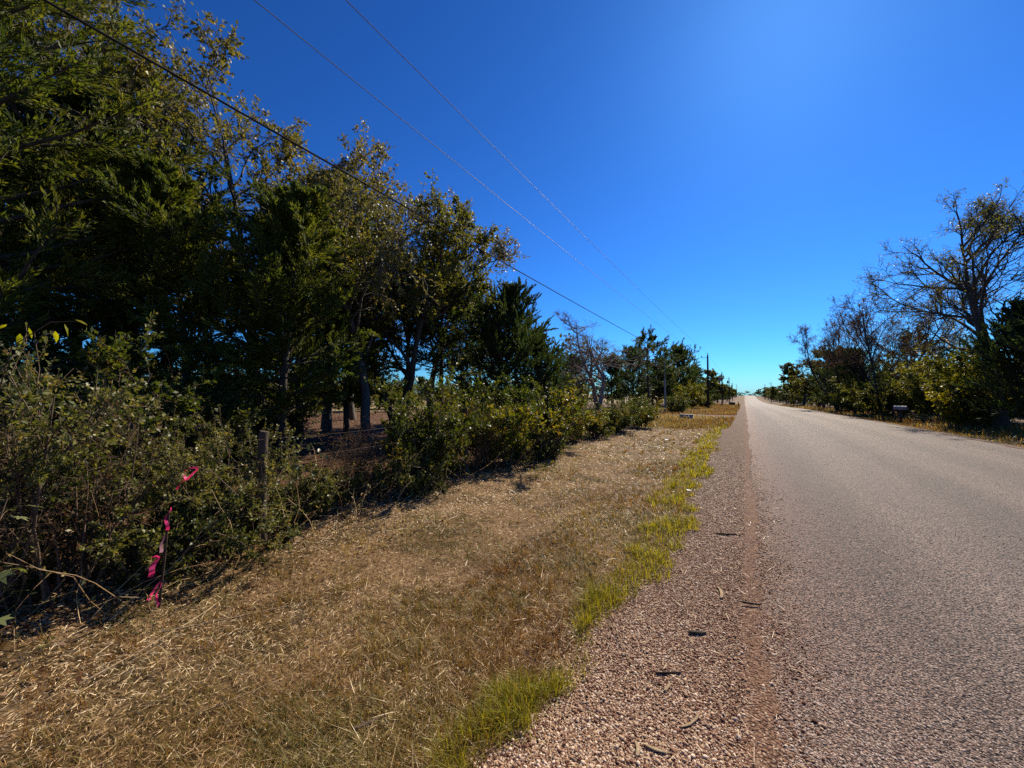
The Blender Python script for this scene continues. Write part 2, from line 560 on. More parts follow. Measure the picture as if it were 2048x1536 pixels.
gx = spaced(-9, 12, -1500, 1500, 0.4)
gy = np.unique(np.concatenate([spaced(-3, 60, -300, 61, 0.6), np.arange(62, 460, 4.0), 460 * 1.12 ** np.arange(1, 17)]))
terrain = add('ground', grid_mesh('ground', gx, gy, terrain_z, ground_mat()))
tag(terrain, kind='structure')


def road_z(X, Y):
    return profile(Y) + 0.075 * (1 - ((X - 3.2) / 3.25) ** 2) - 0.012


ry = np.unique(np.concatenate([np.arange(-25, 60, 0.5), np.arange(60, 420, 2.0)]))
road = add('road', grid_mesh('road', np.linspace(0.0, 6.42, 26), ry, road_z, road_mat()))
tag(road, kind='structure')


def edge_wob(y):
    return 0.10 * np.sin(1.7 * y + 0.6) + 0.07 * np.sin(4.1 * y) + 0.05 * np.sin(9.3 * y + 1.3) + 0.03 * np.sin(17.7 * y)


M['gravel'] = gravel_mat()


def left_edge(y):
    """where the loose gravel gives way to grass, widening into the driveway mouth"""
    e = np.interp(y, [-30, 0.8, 1.6, 3, 5, 9, 16, 22, 26, 28, 33, 35, 400], [-1.0, -1.02, -0.86, -0.66, -0.58, -0.66, -0.78, -0.75, -0.9, -1.7, -1.8, -0.8, -0.5])
    return e + edge_wob(y) * 0.8


def strip(name, ys, x0, x1, nx, zf, mat):
    t = np.linspace(0, 1, nx)
    X = x0[:, None] * (1 - t) + x1[:, None] * t
    Y = np.repeat(ys[:, None], nx, 1)
    V = np.stack([X, Y, zf(X, Y)], -1).reshape(-1, 3)
    i, j = np.meshgrid(np.arange(nx - 1), np.arange(len(ys) - 1))
    a = (j * nx + i).ravel()
    return np_mesh(name, V, np.stack([a, a + 1, a + nx + 1, a + nx], -1), mat, smooth=True)


sy = np.unique(np.concatenate([np.arange(-6, 12, 0.06), np.arange(12, 45, 0.15), np.arange(45, 200, 1.0)]))
xin = 0.10 + 0.03 * np.sin(1.3 * sy) + 0.015 * np.sin(6.1 * sy) + 0.02 * np.sin(23 * sy) + 0.012 * np.sin(57 * sy)


def shoulder_z(X, Y):
    return np.maximum(ground(X, Y) + 0.012, np.where(X > 0.0, road_z(X, Y) + 0.006, -1e3))


tag(add('gravel_shoulder', strip('gravel_shoulder', sy, left_edge(sy), xin, 14, shoulder_z, M['gravel'])), kind='structure')
sy2 = np.unique(np.concatenate([np.arange(5, 60, 0.3), np.arange(60, 330, 2.0)]))
tag(add('gravel_shoulder', strip('gravel_shoulder', sy2, np.full(len(sy2), 6.3) + 0.05 * np.sin(3 * sy2), 6.78 + 0.08 * np.sin(1.3 * sy2) + 0.05 * np.sin(4.7 * sy2), 5,
    lambda X, Y: np.maximum(ground(X, Y) + 0.012, np.where(X < 6.42, road_z(X, Y) + 0.006, -1e3)), M['gravel'])), kind='structure')
dx = np.arange(-15.5, -1.2, 0.3)
tag(add('driveway', np_mesh('driveway', *(lambda: (
    np.stack([np.repeat(dx[:, None], 7, 1),
              DRIVE_Y + np.linspace(-1, 1, 7)[None] * (1.35 + 0.12 * np.sin(2 * dx))[:, None],
              ground(np.repeat(dx[:, None], 7, 1), DRIVE_Y + np.linspace(-1, 1, 7)[None] * 1.35 + 0 * dx[:, None]) + 0.016], -1).reshape(-1, 3),
    np.array([[i * 7 + j, (i + 1) * 7 + j, (i + 1) * 7 + j + 1, i * 7 + j + 1] for i in range(len(dx) - 1) for j in range(6)])))(), M['gravel'], smooth=True)), kind='structure')


# ------------------------------------------------------------------ plant prototypes (mesh data shared by the individuals)
def tint_clumps(pos, rng, n=14, amp=0.5):
    """leaf tints vary by bough as well as by leaf"""
    c = pos[rng.integers(0, len(pos), n)]
    val = rng.uniform(0, 1, n)
    best = np.full(len(pos), 1e9)
    t = np.zeros(len(pos))
    for k in range(n):
        d = ((pos - c[k]) ** 2).sum(-1)
        w = d < best
        best[w], t[w] = d[w], val[k]
    return np.clip(amp * t + (1 - amp) * rng.uniform(0, 1, len(pos)), 0, 1)


def fit(parts, H, R):
    """scale every array of points so that the tree is H tall and about R in radius"""
    allp = np.concatenate([p.reshape(-1, 3) for p in parts])
    zs = H / allp[:, 2].max()
    rad = np.percentile(np.hypot(allp[:, 0], allp[:, 1]), 97)
    rs = R / rad
    for p in parts:
        p[..., 0] *= rs
        p[..., 1] *= rs
        p[..., 2] *= zs


def oak(seed, H, R, leaf_mat_name, leaves_per_twig, leaf_len, bark='bark', limbs=11, n2=8, n3=6, n4=4, trunk_r=0.17, stems=1, low=0.28, lean=0.0, spread=(0.6, 1.15), wander=0.16):
    rng = np.random.default_rng(seed)
    P = np.zeros((stems, 3))
    D = np.stack([rng.normal(0, 0.10 + 0.22 * (stems > 1), stems) + lean, rng.normal(0, 0.10 + 0.22 * (stems > 1), stems), np.ones(stems)], -1)
    T = grow(P, D, np.full(stems, 8.0) * rng.uniform(0.85, 1.0, stems), 11, 0.10, 0.04, rng)
    idx, t, p, tan = kids(T, limbs, low, 0.97, rng)
    d = turn(tan, rng.uniform(*spread, len(idx)), rng)
    d[:, 2] = np.maximum(d[:, 2], 0.05)
    L1len = (4.4 - 2.4 * t) * rng.uniform(0.7, 1.2, len(idx))
    L1 = grow(p, d, L1len, 9, wander, 0.055, rng)
    r1 = 0.42 * trunk_r * (1.15 - 0.7 * t)
    i2, t2, p2, tan2 = kids(L1, n2, 0.25, 1.0, rng)
    l2 = L1len[i2] * rng.uniform(0.28, 0.55, len(i2)) * (1.15 - 0.5 * t2)
    L2 = grow(p2, turn(tan2, rng.uniform(0.45, 1.0, len(i2)), rng), l2, 7, wander * 1.1, 0.05, rng)
    r2 = r1[i2] * 0.45 * (1.1 - 0.5 * t2)
    i3, t3, p3, tan3 = kids(L2, n3, 0.25, 1.0, rng)
    l3 = l2[i3] * rng.uniform(0.3, 0.6, len(i3))
    L3 = grow(p3, turn(tan3, rng.uniform(0.4, 1.0, len(i3)), rng), l3, 5, wander * 1.2, 0.04, rng)
    r3 = np.maximum(r2[i3] * 0.5, 0.006)
    i4, t4, p4, tan4 = kids(L3, n4, 0.2, 1.0, rng)
    l4 = l3[i4] * rng.uniform(0.35, 0.7, len(i4))
    L4 = grow(p4, turn(tan4, rng.uniform(0.4, 1.0, len(i4)), rng), l4, 4, wander * 1.2, 0.03, rng)
    fit([T, L1, L2, L3, L4], H, R)
    g = Geo()
    g.put(*tubes(T, np.full(stems, trunk_r / math.sqrt(stems) * 1.15), np.full(stems, 0.02), 9))
    g.put(*tubes(L1, r1, np.full(len(r1), 0.012), 6))
    g.put(*tubes(L2[:, ::2], np.maximum(r2, 0.012), np.full(len(r2), 0.007), 4))
    g.put(*tubes(L3[:, ::2], np.maximum(r3, 0.007), np.full(len(r3), 0.005), 3))
    g.put(*tubes(L4[:, [0, 1, 3]], np.full(len(i4), 0.005), np.full(len(i4), 0.003), 3))
    trunk = g.mesh('tree_trunk', M[bark], smooth=True)
    crown = None
    if leaves_per_twig:
        li, lt, lp, ltan = kids(L4, leaves_per_twig, 0.1, 1.0, rng)
        d = turn(ltan, rng.uniform(0.3, 1.3, len(li)), rng)
        d[:, 2] -= 0.35
        ln = leaf_len * rng.uniform(0.6, 1.3, len(li))
        V, F = leaf_quads(lp, d, ln, ln * rng.uniform(0.45, 0.7, len(li)), rng)
        crown = np_mesh('tree_crown', V, F, M[leaf_mat_name], tint_clumps(lp, rng, 26, 0.45))
    return {'trunk': trunk, 'crown': crown}


def cedar(seed, H, R, mat, nprim, nsec, nel, el_len, base=0.10, trunk_r=0.14, top=0.32, fat=0.55, rise=(0.15, 0.75), bare=0.0, ragged=0.25, lift=0.0, tight=1.0, sec=(0.18, 0.42)):
    rng = np.random.default_rng(seed)
    T = grow(np.zeros((1, 3)), np.array([[rng.normal(0, .03), rng.normal(0, .03), 1.0]]), np.array([H]), 14, 0.03, 0.05, rng)
    T[..., 2] *= H / T[..., 2].max()
    zf = np.sort(rng.uniform(base, 0.985, nprim) ** 0.92)
    f = zf * 13
    i = np.minimum(f.astype(int), 12)
    w = (f - i)[:, None]
    p = T[0, i] * (1 - w) + T[0, i + 1] * w
    az = np.arange(nprim) * 2.39996 + rng.normal(0, 0.35, nprim)
    u = (zf - base) / (1 - base)
    prof = np.minimum(1, (u / 0.16) ** 0.5 * 0.55 + 0.45) * np.where(u > fat, np.clip(1 - (u - fat) / (1 - fat), 0, 1) ** 0.75 * (1 - top * 0.3) + 0.05, 1.0)
    lob = 1 + ragged * np.sin(az * 2 + u * 9 + seed) * 0.5 + rng.normal(0, ragged * 0.6, nprim)
    L = np.maximum(R * prof * lob, 0.15 * R)
    el = rise[0] + (rise[1] - rise[0]) * u + rng.normal(0, 0.12, nprim)
    d = np.stack([np.cos(az) * np.cos(el), np.sin(az) * np.cos(el), np.sin(el)], -1)
    P1 = grow(p, d, L, 7, 0.09, 0.035, rng)
    i2, t2, p2, tan2 = kids(P1, nsec, 0.12 + bare, 1.0, rng)
    l2 = np.clip(L[i2] * rng.uniform(*sec, len(i2)) * (1.2 - 0.6 * t2 * tight), 0.12, 0.95)
    d2 = turn(tan2, rng.uniform(0.35, 0.95, len(i2)), rng)
    d2[:, 2] += rng.uniform(-0.15, 0.35, len(i2)) + lift
    P2 = grow(p2, d2, l2, 4, 0.14, 0.02, rng)
    g = Geo()
    g.put(*tubes(T, np.array([trunk_r]), np.array([0.012]), 9))
    g.put(*tubes(P1, np.maximum(trunk_r * 0.28 * (1.1 - u), 0.012), np.full(nprim, 0.006), 5))
    g.put(*tubes(P2, np.full(len(i2), 0.007), np.full(len(i2), 0.004), 3))
    trunk = g.mesh('cedar_trunk', M['bark'], smooth=True)
    i3, t3, p3, tan3 = kids(P2, nel, 0.05, 1.0, rng)
    d3 = turn(tan3, rng.uniform(0.1, 0.7 * tight, len(i3)), rng)
    d3[:, 2] += rng.uniform(-0.15, 0.25, len(i3))
    p3 = p3 + rng.normal(0, 1, p3.shape) * ((0.015 + el_len * 0.3 * tight) * (1.15 - t3))[:, None]
    ln = el_len * rng.uniform(0.6, 1.5, len(i3))
    V, F = leaf_quads(p3, d3, ln, ln * rng.uniform(0.17, 0.32, len(i3)), rng)
    branch_t = rng.uniform(0, 1, nprim)[i2][i3]
    sec_t = rng.uniform(0, 1, len(i2))[i3]
    tint = np.clip(0.35 * branch_t + 0.3 * sec_t + 0.35 * rng.uniform(0, 1, len(i3)), 0, 1)
    crown = np_mesh('cedar_crown', V, F, M[mat], tint)
    return {'trunk': trunk, 'crown': crown}


def bush(seed, H, R, mat, stems, n1, n2, leaves, leaf_len, width=0.55, up=0.05, arch=0.7, twig='twig', flat=0.0):
    rng = np.random.default_rng(seed)
    az = rng.uniform(0, 2 * math.pi, stems)
    rr = np.sqrt(rng.uniform(0, 1, stems)) * 0.35 * R
    P = np.stack([rr * np.cos(az), rr * np.sin(az), np.zeros(stems) - 0.05], -1)
    tilt = rng.uniform(0.05, arch, stems)
    D = np.stack([np.cos(az) * np.sin(tilt), np.sin(az) * np.sin(tilt), np.cos(tilt)], -1)
    L = H * rng.uniform(0.55, 1.05, stems)
    S0 = grow(P, D, L, 8, 0.13, up * 0.3, rng)
    i1, t1, p1, tan1 = kids(S0, n1, 0.12, 1.0, rng)
    l1 = L[i1] * rng.uniform(0.18, 0.42, len(i1))
    S1 = grow(p1, turn(tan1, rng.uniform(0.4, 1.1, len(i1)), rng), l1, 6, 0.17, up, rng)
    i2, t2, p2, tan2 = kids(S1, n2, 0.15, 1.0, rng)
    l2 = l1[i2] * rng.uniform(0.25, 0.6, len(i2))
    S2 = grow(p2, turn(tan2, rng.uniform(0.4, 1.0, len(i2)), rng), l2, 4, 0.18, up * 0.5, rng)
    fit([S0, S1, S2], H, R)
    g = Geo()
    g.put(*tubes(S0, np.full(stems, 0.006 + 0.005 * H), np.full(stems, 0.004), 5))
    g.put(*tubes(S1[:, [0, 2, 3, 5]], np.full(len(i1), 0.005), np.full(len(i1), 0.0028), 3))
    g.put(*tubes(S2[:, [0, 2, 3]], np.full(len(i2), 0.0028), np.full(len(i2), 0.002), 3))
    stem = g.mesh('bush_stem', M[twig], smooth=True)
    fol = None
    if leaves:
        li, lt, lp, ltan = kids(S2, leaves, 0.0, 1.0, rng)
        lp = lp + rng.normal(0, leaf_len * 0.15, lp.shape)
        d = turn(ltan, rng.uniform(0.5, 1.3, len(li)), rng)
        ln = leaf_len * rng.uniform(0.55, 1.3, len(li))
        V, F = leaf_quads(lp, d, ln, ln * rng.uniform(width * 0.8, width * 1.2, len(li)), rng, flat)
        fol = np_mesh('bush_foliage', V, F, M[mat], tint_clumps(lp, rng, 40, 0.55) ** 1.25)
    return {'stem': stem, 'foliage': fol}


def plant(proto, name, label, cat, x, y, rot=0.0, scale=1.0, group=None, sink=0.03, sz=None, tilt=0.0):
    e = bpy.data.objects.new(name, None)
    COL.objects.link(e)
    e.location = (x, y, float(ground(x, y)) - sink)
    e.rotation_euler = (tilt, 0, rot)
    e.scale = (scale, scale, sz if sz else scale)
    e.empty_display_size = 0.3
    tag(e, label, cat, group)
    for part, me in proto.items():
        if me is not None:
            add(part, me, e)
    return e


GL = 'trees behind the roadside fence'
GR = 'trees along the right side of the road'
GF = 'trees far down the left side of the road'
GB = 'bushes grown through the fence line'
GBR = 'bushes along the right verge'

cedar_near = cedar(3, 12.5, 2.55, 'cedar', 120, 17, 50, 0.095, base=0.05, fat=0.62, trunk_r=0.2)
cedar_olive = cedar(5, 8.0, 2.5, 'cedar', 105, 15, 50, 0.12, base=0.16, fat=0.42)
cedar_dark = cedar(8, 8.0, 2.5, 'cedar_dark', 78, 13, 50, 0.13, base=0.27, fat=0.45)
cedar_spire = cedar(13, 6.5, 2.6, 'cedar_dark', 115, 12, 54, 0.12, base=0.07, lift=0.45, tight=0.6, sec=(0.26, 0.5), fat=0.28, rise=(0.25, 0.95), ragged=0.32)
cedar_far = cedar(21, 7.0, 2.9, 'cedar_dark', 75, 11, 30, 0.22, lift=0.3, tight=0.7, sec=(0.24, 0.46), base=0.14, fat=0.35, rise=(0.1, 0.8), ragged=0.4)
cedar_open = cedar(25, 6.8, 2.7, 'cedar_dark', 50, 12, 28, 0.18, base=0.24, fat=0.55, rise=(0.0, 0.7), bare=0.3, ragged=0.55)

oak_tall = oak(31, 15.6, 4.3, 'oak', 6, 0.105, 'bark_grey', limbs=15, n2=9, n3=6, n4=5, trunk_r=0.2)
oak_mid = oak(37, 11.5, 4.2, 'oak', 7, 0.105, 'bark_grey', limbs=13, n2=9, n3=6, n4=4, trunk_r=0.17)
oak_multi = oak(41, 10.4, 4.9, 'oak_green', 10, 0.105, 'bark', limbs=9, n2=9, n3=6, n4=4, trunk_r=0.24, stems=3, lean=0.02)
oak_right = oak(48, 12.6, 5.8, 'oak_green', 2, 0.08, 'bark', limbs=22, n2=10, n3=7, n4=5, trunk_r=0.27, low=0.30, spread=(0.6, 1.1), wander=0.13)
bare_tree = oak(53, 7.2, 4.4, 'brush', 1, 0.05, 'bark_pale', limbs=9, n2=8, n3=6, n4=4, trunk_r=0.22, stems=2, low=0.32, wander=0.24)
bare_fine = oak(59, 10.0, 3.9, 'brush', 1, 0.10, 'bark', limbs=13, n2=9, n3=6, n4=4, trunk_r=0.14, stems=2, low=0.25, spread=(0.4, 0.9))
oak_far = oak(61, 8.6, 4.6, 'oak_green', 16, 0.27, 'bark', limbs=11, n2=7, n3=5, n4=3, trunk_r=0.2, low=0.2)

bush_near = bush(71, 2.1, 1.2, 'bush_pale', 16, 10, 8, 17, 0.038, 0.6)
bush_mid = bush(73, 2.1, 1.35, 'bush', 18, 10, 8, 19, 0.055, 0.55)
bush_low = bush(79, 1.0, 1.0, 'bush_pale', 20, 9, 7, 20, 0.036, 0.6, arch=1.1)
bush_vivid = bush(83, 1.9, 1.3, 'bush_lively', 18, 9, 7, 17, 0.066, 0.5)
bush_tall = bush(89, 4.2, 2.2, 'bush_yellow', 16, 9, 8, 20, 0.12, 0.6)
bush_olive = bush(97, 4.6, 2.8, 'oak_green', 18, 10, 8, 20, 0.13, 0.6)
brush_bare = bush(101, 4.2, 1.9, 'brush', 24, 9, 7, 2, 0.05, 0.5, arch=0.55)

# ---- trees on the left, behind the fence
plant(cedar_near, 'cedar_tree', 'huge olive green cedar filling the top left corner of the picture', 'cedar tree', -10.9, 0.9, 0.4, 1.0, GL)
plant(cedar_dark, 'cedar_tree', 'dark cedar just right of the huge corner cedar, its black trunk bare at the base', 'cedar tree', -13.9, 3.3, 1.0, 1.18, GL)
plant(oak_tall, 'oak_tree', 'tallest sparse-leaved oak whose yellowing top reaches the upper edge of the sky', 'oak tree', -14.6, 3.9, 2.4, 1.06, GL)
plant(oak_mid, 'oak_tree', 'sparse-leaved oak spreading a long yellowing bough under the thick cable', 'oak tree', -14.2, 6.7, 0.3, 1.0, GL)
plant(cedar_olive, 'cedar_tree', 'olive cedar in front of the tallest oak, above the wooden fence post', 'cedar tree', -9.9, 3.4, 0.7, 0.74, GL)
plant(cedar_olive, 'cedar_tree', 'olive cedar with drooping sunlit sprays between the two sparse oaks and the forked oak', 'cedar tree', -8.5, 4.5, 2.9, 0.72, GL)
plant(cedar_dark, 'cedar_tree', 'tall dark cedar on a straight trunk at the edge of the leaf-strewn clearing', 'cedar tree', -13.1, 8.5, 4.4, 1.14, GL)
plant(oak_mid, 'oak_tree', 'rounded oak behind the clearing with its lone straight trunk showing', 'oak tree', -15.8, 11.6, 3.6, 1.07, GL)
plant(oak_multi, 'oak_tree', 'oak forking into several leaning stems above the large hedge bush', 'oak tree', -9.4, 8.6, 0.9, 0.74, GL)
plant(cedar_dark, 'cedar_tree', 'dark cedar half hidden under the forked oak, its upright trunk visible', 'cedar tree', -8.9, 10.1, 5.2, 0.78, GL)
plant(cedar_spire, 'cedar_tree', 'blue-dark cedar with pointed sprays where the tree mass ends against the sky', 'cedar tree', -7.2, 11.3, 0.2, 0.77, GL)
plant(cedar_spire, 'cedar_tree', 'smaller pointed cedar leaning out beside the blue-dark cedar at the edge of the sky', 'cedar tree', -6.9, 13.6, 2.2, 0.58, GL)
plant(bare_tree, 'bare_tree', 'dead-looking tree with crooked bare boughs standing apart against the sky', 'bare tree', -8.8, 26.4, 0.5, 1.06, GL)
plant(brush_bare, 'bare_shrub', 'reddish leafless shrub of thin upright stems before the crooked bare tree', 'shrub', -8.9, 22.9, 0.6, 1.0)
plant(cedar_open, 'cedar_tree', 'open dark cedar with a flat ragged top right of the crooked bare tree', 'cedar tree', -8.6, 41.5, 1.4, 1.1, GF)
plant(cedar_far, 'cedar_tree', 'low dark cedar tucked between the crooked bare tree and the flat-topped cedar', 'cedar tree', -11.0, 37.0, 0.2, 0.72, GF)
plant(oak_far, 'oak_tree', 'yellowish round tree behind the thin grey pipe post', 'oak tree', -10.5, 54.0, 0.2, 0.68, GF)
plant(cedar_far, 'cedar_tree', 'broad dark cedar just left of the nearest utility pole', 'cedar tree', -8.2, 64.0, 2.2, 1.25, GF)
plant(cedar_far, 'cedar_tree', 'dark cedar just right of the nearest utility pole', 'cedar tree', -8.6, 82.0, 3.9, 1.02, GF)
plant(oak_far, 'oak_tree', 'dull green tree behind the second utility pole', 'oak tree', -8.2, 100.0, 1.2, 0.95, GF)
plant(cedar_far, 'cedar_tree', 'dark cedar between the second and third utility poles', 'cedar tree', -7.6, 118.0, 5.2, 0.95, GF)
plant(oak_far, 'oak_tree', 'dull green tree just past the third utility pole', 'oak tree', -7.6, 143.0, 4.1, 0.9, GF)
for k, (x, y, s) in enumerate([(-6.8, 165, .8), (-6.5, 185, .75), (-6.8, 208, .7), (-6.6, 235, .7), (-7, 265, .7), (-7, 300, .65), (-7, 340, .7)]):
    plant(oak_far if k % 2 else cedar_far, 'distant_tree', 'small far tree on the left side of the road before the crest', 'tree', x, y, k * 1.3, s, 'small far trees left of the crest')

# trees and bushes across the pasture behind the fence trees, seen between the trunks
for k, (x, y, s) in enumerate([(-38, 8, .7), (-42, 16, .8), (-36, 22, .7), (-40, 31, .85), (-31, 33, .6), (-33, 44, .8), (-25, 47, .7), (-24, 60, .85), (-46, -2, .8), (-18, 40, .6),
                               (-20, 72, .8), (-44, 4, .75), (-42, 24, .75), (-36, 37, .7), (-29, 52, .75), (-40, 12, .65), (-22, 52, .6)]):
    plant(cedar_far if k % 3 == 1 else oak_far, 'pasture_tree', 'tree beyond the dry pasture glimpsed between the trunks', 'tree', x, y, k * 2.1, s * 0.66, 'trees beyond the pasture')
for k, (x, y, s) in enumerate([(-30, 15, .6), (-27, 25, .55), (-29, 4, .65), (-22, 31, .55), (-31, 10, .6), (-28, 19, .5), (-25, 36, .6), (-33, -1, .6), (-21, 25, .5), (-19, 34, .5)]):
    plant(bush_olive, 'pasture_bush', 'bush in the dry pasture glimpsed between the trunks', 'bush', x, y, k * 1.4, s, 'bushes in the pasture')
def wood(name, label, spots, seed, n=270):
    """a far wood that reads as one mass: lumpy crowns of leaf faces over short trunks"""
    rg = np.random.default_rng(seed)
    Vs, Fs, Ts, off = [], [], [], 0
    for (x, y, h, r) in spots:
        z0 = float(ground(x, y))
        k = 9
        a, q = rg.uniform(0, 6.28, k), np.sqrt(rg.uniform(0, 1, k)) * r * 0.75
        c = np.stack([x + q * np.cos(a), y + q * np.sin(a), z0 + h * rg.uniform(0.14, 0.86, k)], -1)
        j = rg.integers(0, k, n)
        d = norm(rg.normal(size=(n, 3)))
        p = c[j] + d * (rg.uniform(0.4, 1.0, n) ** 0.5 * rg.uniform(0.5, 1.0, n) * h * 0.2)[:, None] * np.array([1.35, 1.35, 0.9])
        ln = rg.uniform(0.25, 0.62, n) * (1.0 + 0.0015 * y)
        V, F = leaf_quads(p, rg.normal(size=(n, 3)), ln, ln * 0.6, rg)
        Vs.append(V); Fs.append(F + off); off += len(V)
        base = rg.uniform(0, 1)
        Ts.append(np.clip(base * 0.6 + rg.uniform(0, 0.4, n), 0, 1))
        V, F = tubes(np.array([[[x, y, z0 - 0.2], [x + rg.normal(0, .15), y, z0 + h * 0.4], [x + rg.normal(0, .3), y + rg.normal(0, .3), z0 + h * 0.75]]]), np.array([0.13]), np.array([0.04]), 5)
        Vs.append(V); Fs.append(F + off); off += len(V)
        Ts.append(np.zeros(len(F)))
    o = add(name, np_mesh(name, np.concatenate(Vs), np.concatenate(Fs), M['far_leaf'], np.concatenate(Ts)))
    tag(o, label, 'wood', None, 'stuff')


rg = np.random.default_rng(404)
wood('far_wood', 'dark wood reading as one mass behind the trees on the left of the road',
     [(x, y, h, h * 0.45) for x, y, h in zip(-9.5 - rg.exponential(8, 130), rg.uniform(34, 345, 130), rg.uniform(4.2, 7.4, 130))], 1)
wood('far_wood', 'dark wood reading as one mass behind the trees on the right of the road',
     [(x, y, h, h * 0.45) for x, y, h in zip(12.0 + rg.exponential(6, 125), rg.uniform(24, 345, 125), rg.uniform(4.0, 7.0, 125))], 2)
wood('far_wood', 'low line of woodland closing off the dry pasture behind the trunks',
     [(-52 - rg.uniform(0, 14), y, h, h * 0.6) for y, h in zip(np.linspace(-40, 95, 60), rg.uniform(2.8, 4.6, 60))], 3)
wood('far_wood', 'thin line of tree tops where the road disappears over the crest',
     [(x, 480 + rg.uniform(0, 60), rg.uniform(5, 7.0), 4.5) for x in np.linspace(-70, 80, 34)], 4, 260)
# second row behind the first
plant(cedar_dark, 'cedar_tree', 'dark cedar deep in the wood behind the huge corner cedar', 'cedar tree', -16.5, 1.8, 2.0, 1.15, GL)
plant(cedar_olive, 'cedar_tree', 'olive cedar filling the gap left of the forked oak', 'cedar tree', -10.6, 7.6, 5.1, 0.72, GL)

plant(oak_mid, 'oak_tree', 'sparse oak with a yellowish crown just behind the forked oak', 'oak tree', -11.3, 12.0, 1.9, 0.8, GL)
plant(cedar_olive, 'cedar_tree', 'bushy olive cedar standing before the straight trunk at the clearing', 'cedar tree', -11.4, 6.6, 1.3, 0.86, GL)
plant(cedar_dark, 'cedar_tree', 'dark cedar in the second row behind the pointed cedars', 'cedar tree', -10.8, 15.2, 0.6, 0.8, GL)
plant(cedar_olive, 'cedar_tree', 'low olive cedar in the gap between huge corner cedar and tallest oak', 'cedar tree', -12.4, 2.2, 4.6, 0.9, GL)

plant(oak_mid, 'oak_tree', 'rounded yellow-green oak bridging the skyline between olive cedar and forked oak', 'oak tree', -9.0, 7.1, 4.7, 0.74, GL)
plant(oak_mid, 'oak_tree', 'oak whose crown rises just behind the drooping sunlit cedar', 'oak tree', -12.2, 8.0, 2.2, 0.86, GL)
plant(cedar_far, 'cedar_tree', 'dark cedar in the band behind the flat-topped cedar', 'cedar tree', -11.2, 47.0, 1.1, 0.98, GF)
plant(cedar_far, 'cedar_tree', 'dark cedar in the band behind the thin grey pipe post', 'cedar tree', -9.4, 52.0, 4.1, 0.85, GF)
plant(oak_far, 'oak_tree', 'dull round tree in the band behind the nearest utility pole', 'oak tree', -10.0, 74.0, 3.1, 0.85, GF)
plant(cedar_far, 'cedar_tree', 'dark low cedar behind the reddish leafless shrub', 'cedar tree', -12.4, 31.0, 2.9, 0.66, GF)

# ---- trees and bushes on the right
plant(oak_right, 'oak_tree', 'big spreading tree at the right edge with thin leaves and heavy dark limbs', 'oak tree', 10.2, 27.0, 1.1, 1.0, GR)
plant(bare_fine, 'bare_tree', 'leafless grey tree next to the big spreading tree on the right', 'bare tree', 9.4, 41.0, 0.2, 1.08, GR)
plant(bare_fine, 'bare_tree', 'farther leafless tree leaning over the road above the dark cedars', 'bare tree', 8.8, 55.0, 2.6, 1.08, GR)
plant(bare_fine, 'bare_tree', 'leafless tree wedged between the two other leafless trees', 'bare tree', 10.5, 48.0, 4.0, 0.92, GR)
plant(cedar_open, 'cedar_tree', 'dark umbrella-topped evergreen showing above the bushes behind the mailbox', 'cedar tree', 13.6, 50.0, 0.9, 1.05, GR)
plant(cedar_spire, 'cedar_tree', 'black shaded cedar under the big spreading tree at the right edge', 'cedar tree', 9.9, 24.2, 1.5, 0.82, GR)
plant(cedar_spire, 'cedar_tree', 'dense dark evergreen at the very right edge of the picture', 'cedar tree', 10.6, 21.8, 3.3, 0.92, GR)
plant(cedar_far, 'cedar_tree', 'dark evergreen behind the trunk of the big spreading tree', 'cedar tree', 13.2, 27.5, 0.3, 0.75, GR)
plant(bush_tall, 'bush', 'tall yellow-green bush catching the sun below the big spreading tree', 'bush', 9.4, 28.2, 0.3, 1.0, GBR)
plant(bush_olive, 'bush', 'olive bush directly behind the mailbox', 'bush', 11.2, 35.0, 2.0, 1.0, GBR)
plant(bush_olive, 'bush', 'rounded olive bush left of the mailbox under the leafless trees', 'bush', 9.6, 40.0, 0.2, 0.98, GBR)
plant(bush_olive, 'bush', 'wide olive bush between the yellow-green bush and the bush behind the mailbox', 'bush', 11.0, 31.0, 4.0, 1.0, GBR)
plant(cedar_spire, 'cedar_tree', 'low black-green cedar brushing the ground beneath the farther leafless tree', 'cedar tree', 9.1, 49.0, 0.8, 0.95, GR)
plant(cedar_far, 'cedar_tree', 'dark rounded cedar past the low black-green cedar', 'cedar tree', 9.8, 61.0, 5.8, 1.05, GR)
plant(oak_far, 'oak_tree', 'olive tree with a low skirt beside the right-hand turnout', 'oak tree', 10.2, 73.0, 5.1, 0.85, GR)
plant(oak_far, 'oak_tree', 'larger green tree whose crown steps down towards the crest', 'oak tree', 11.5, 88.0, 0.4, 1.2, GR)
plant(oak_far, 'oak_tree', 'light green tree, last large crown on the right before the poles', 'oak tree', 11.2, 108.0, 2.7, 1.2, GR)
for k, (x, y, s) in enumerate([(11.5, 130, .9), (11.5, 150, .85), (11.2, 175, .75), (10.8, 205, .7), (10.5, 240, .7), (10.5, 280, .65), (10, 320, .65)]):
    plant(cedar_far if k % 2 else oak_far, 'distant_tree', 'small far tree on the right side of the road before the crest', 'tree', x, y, k * 1.7, s, 'small far trees right of the crest')

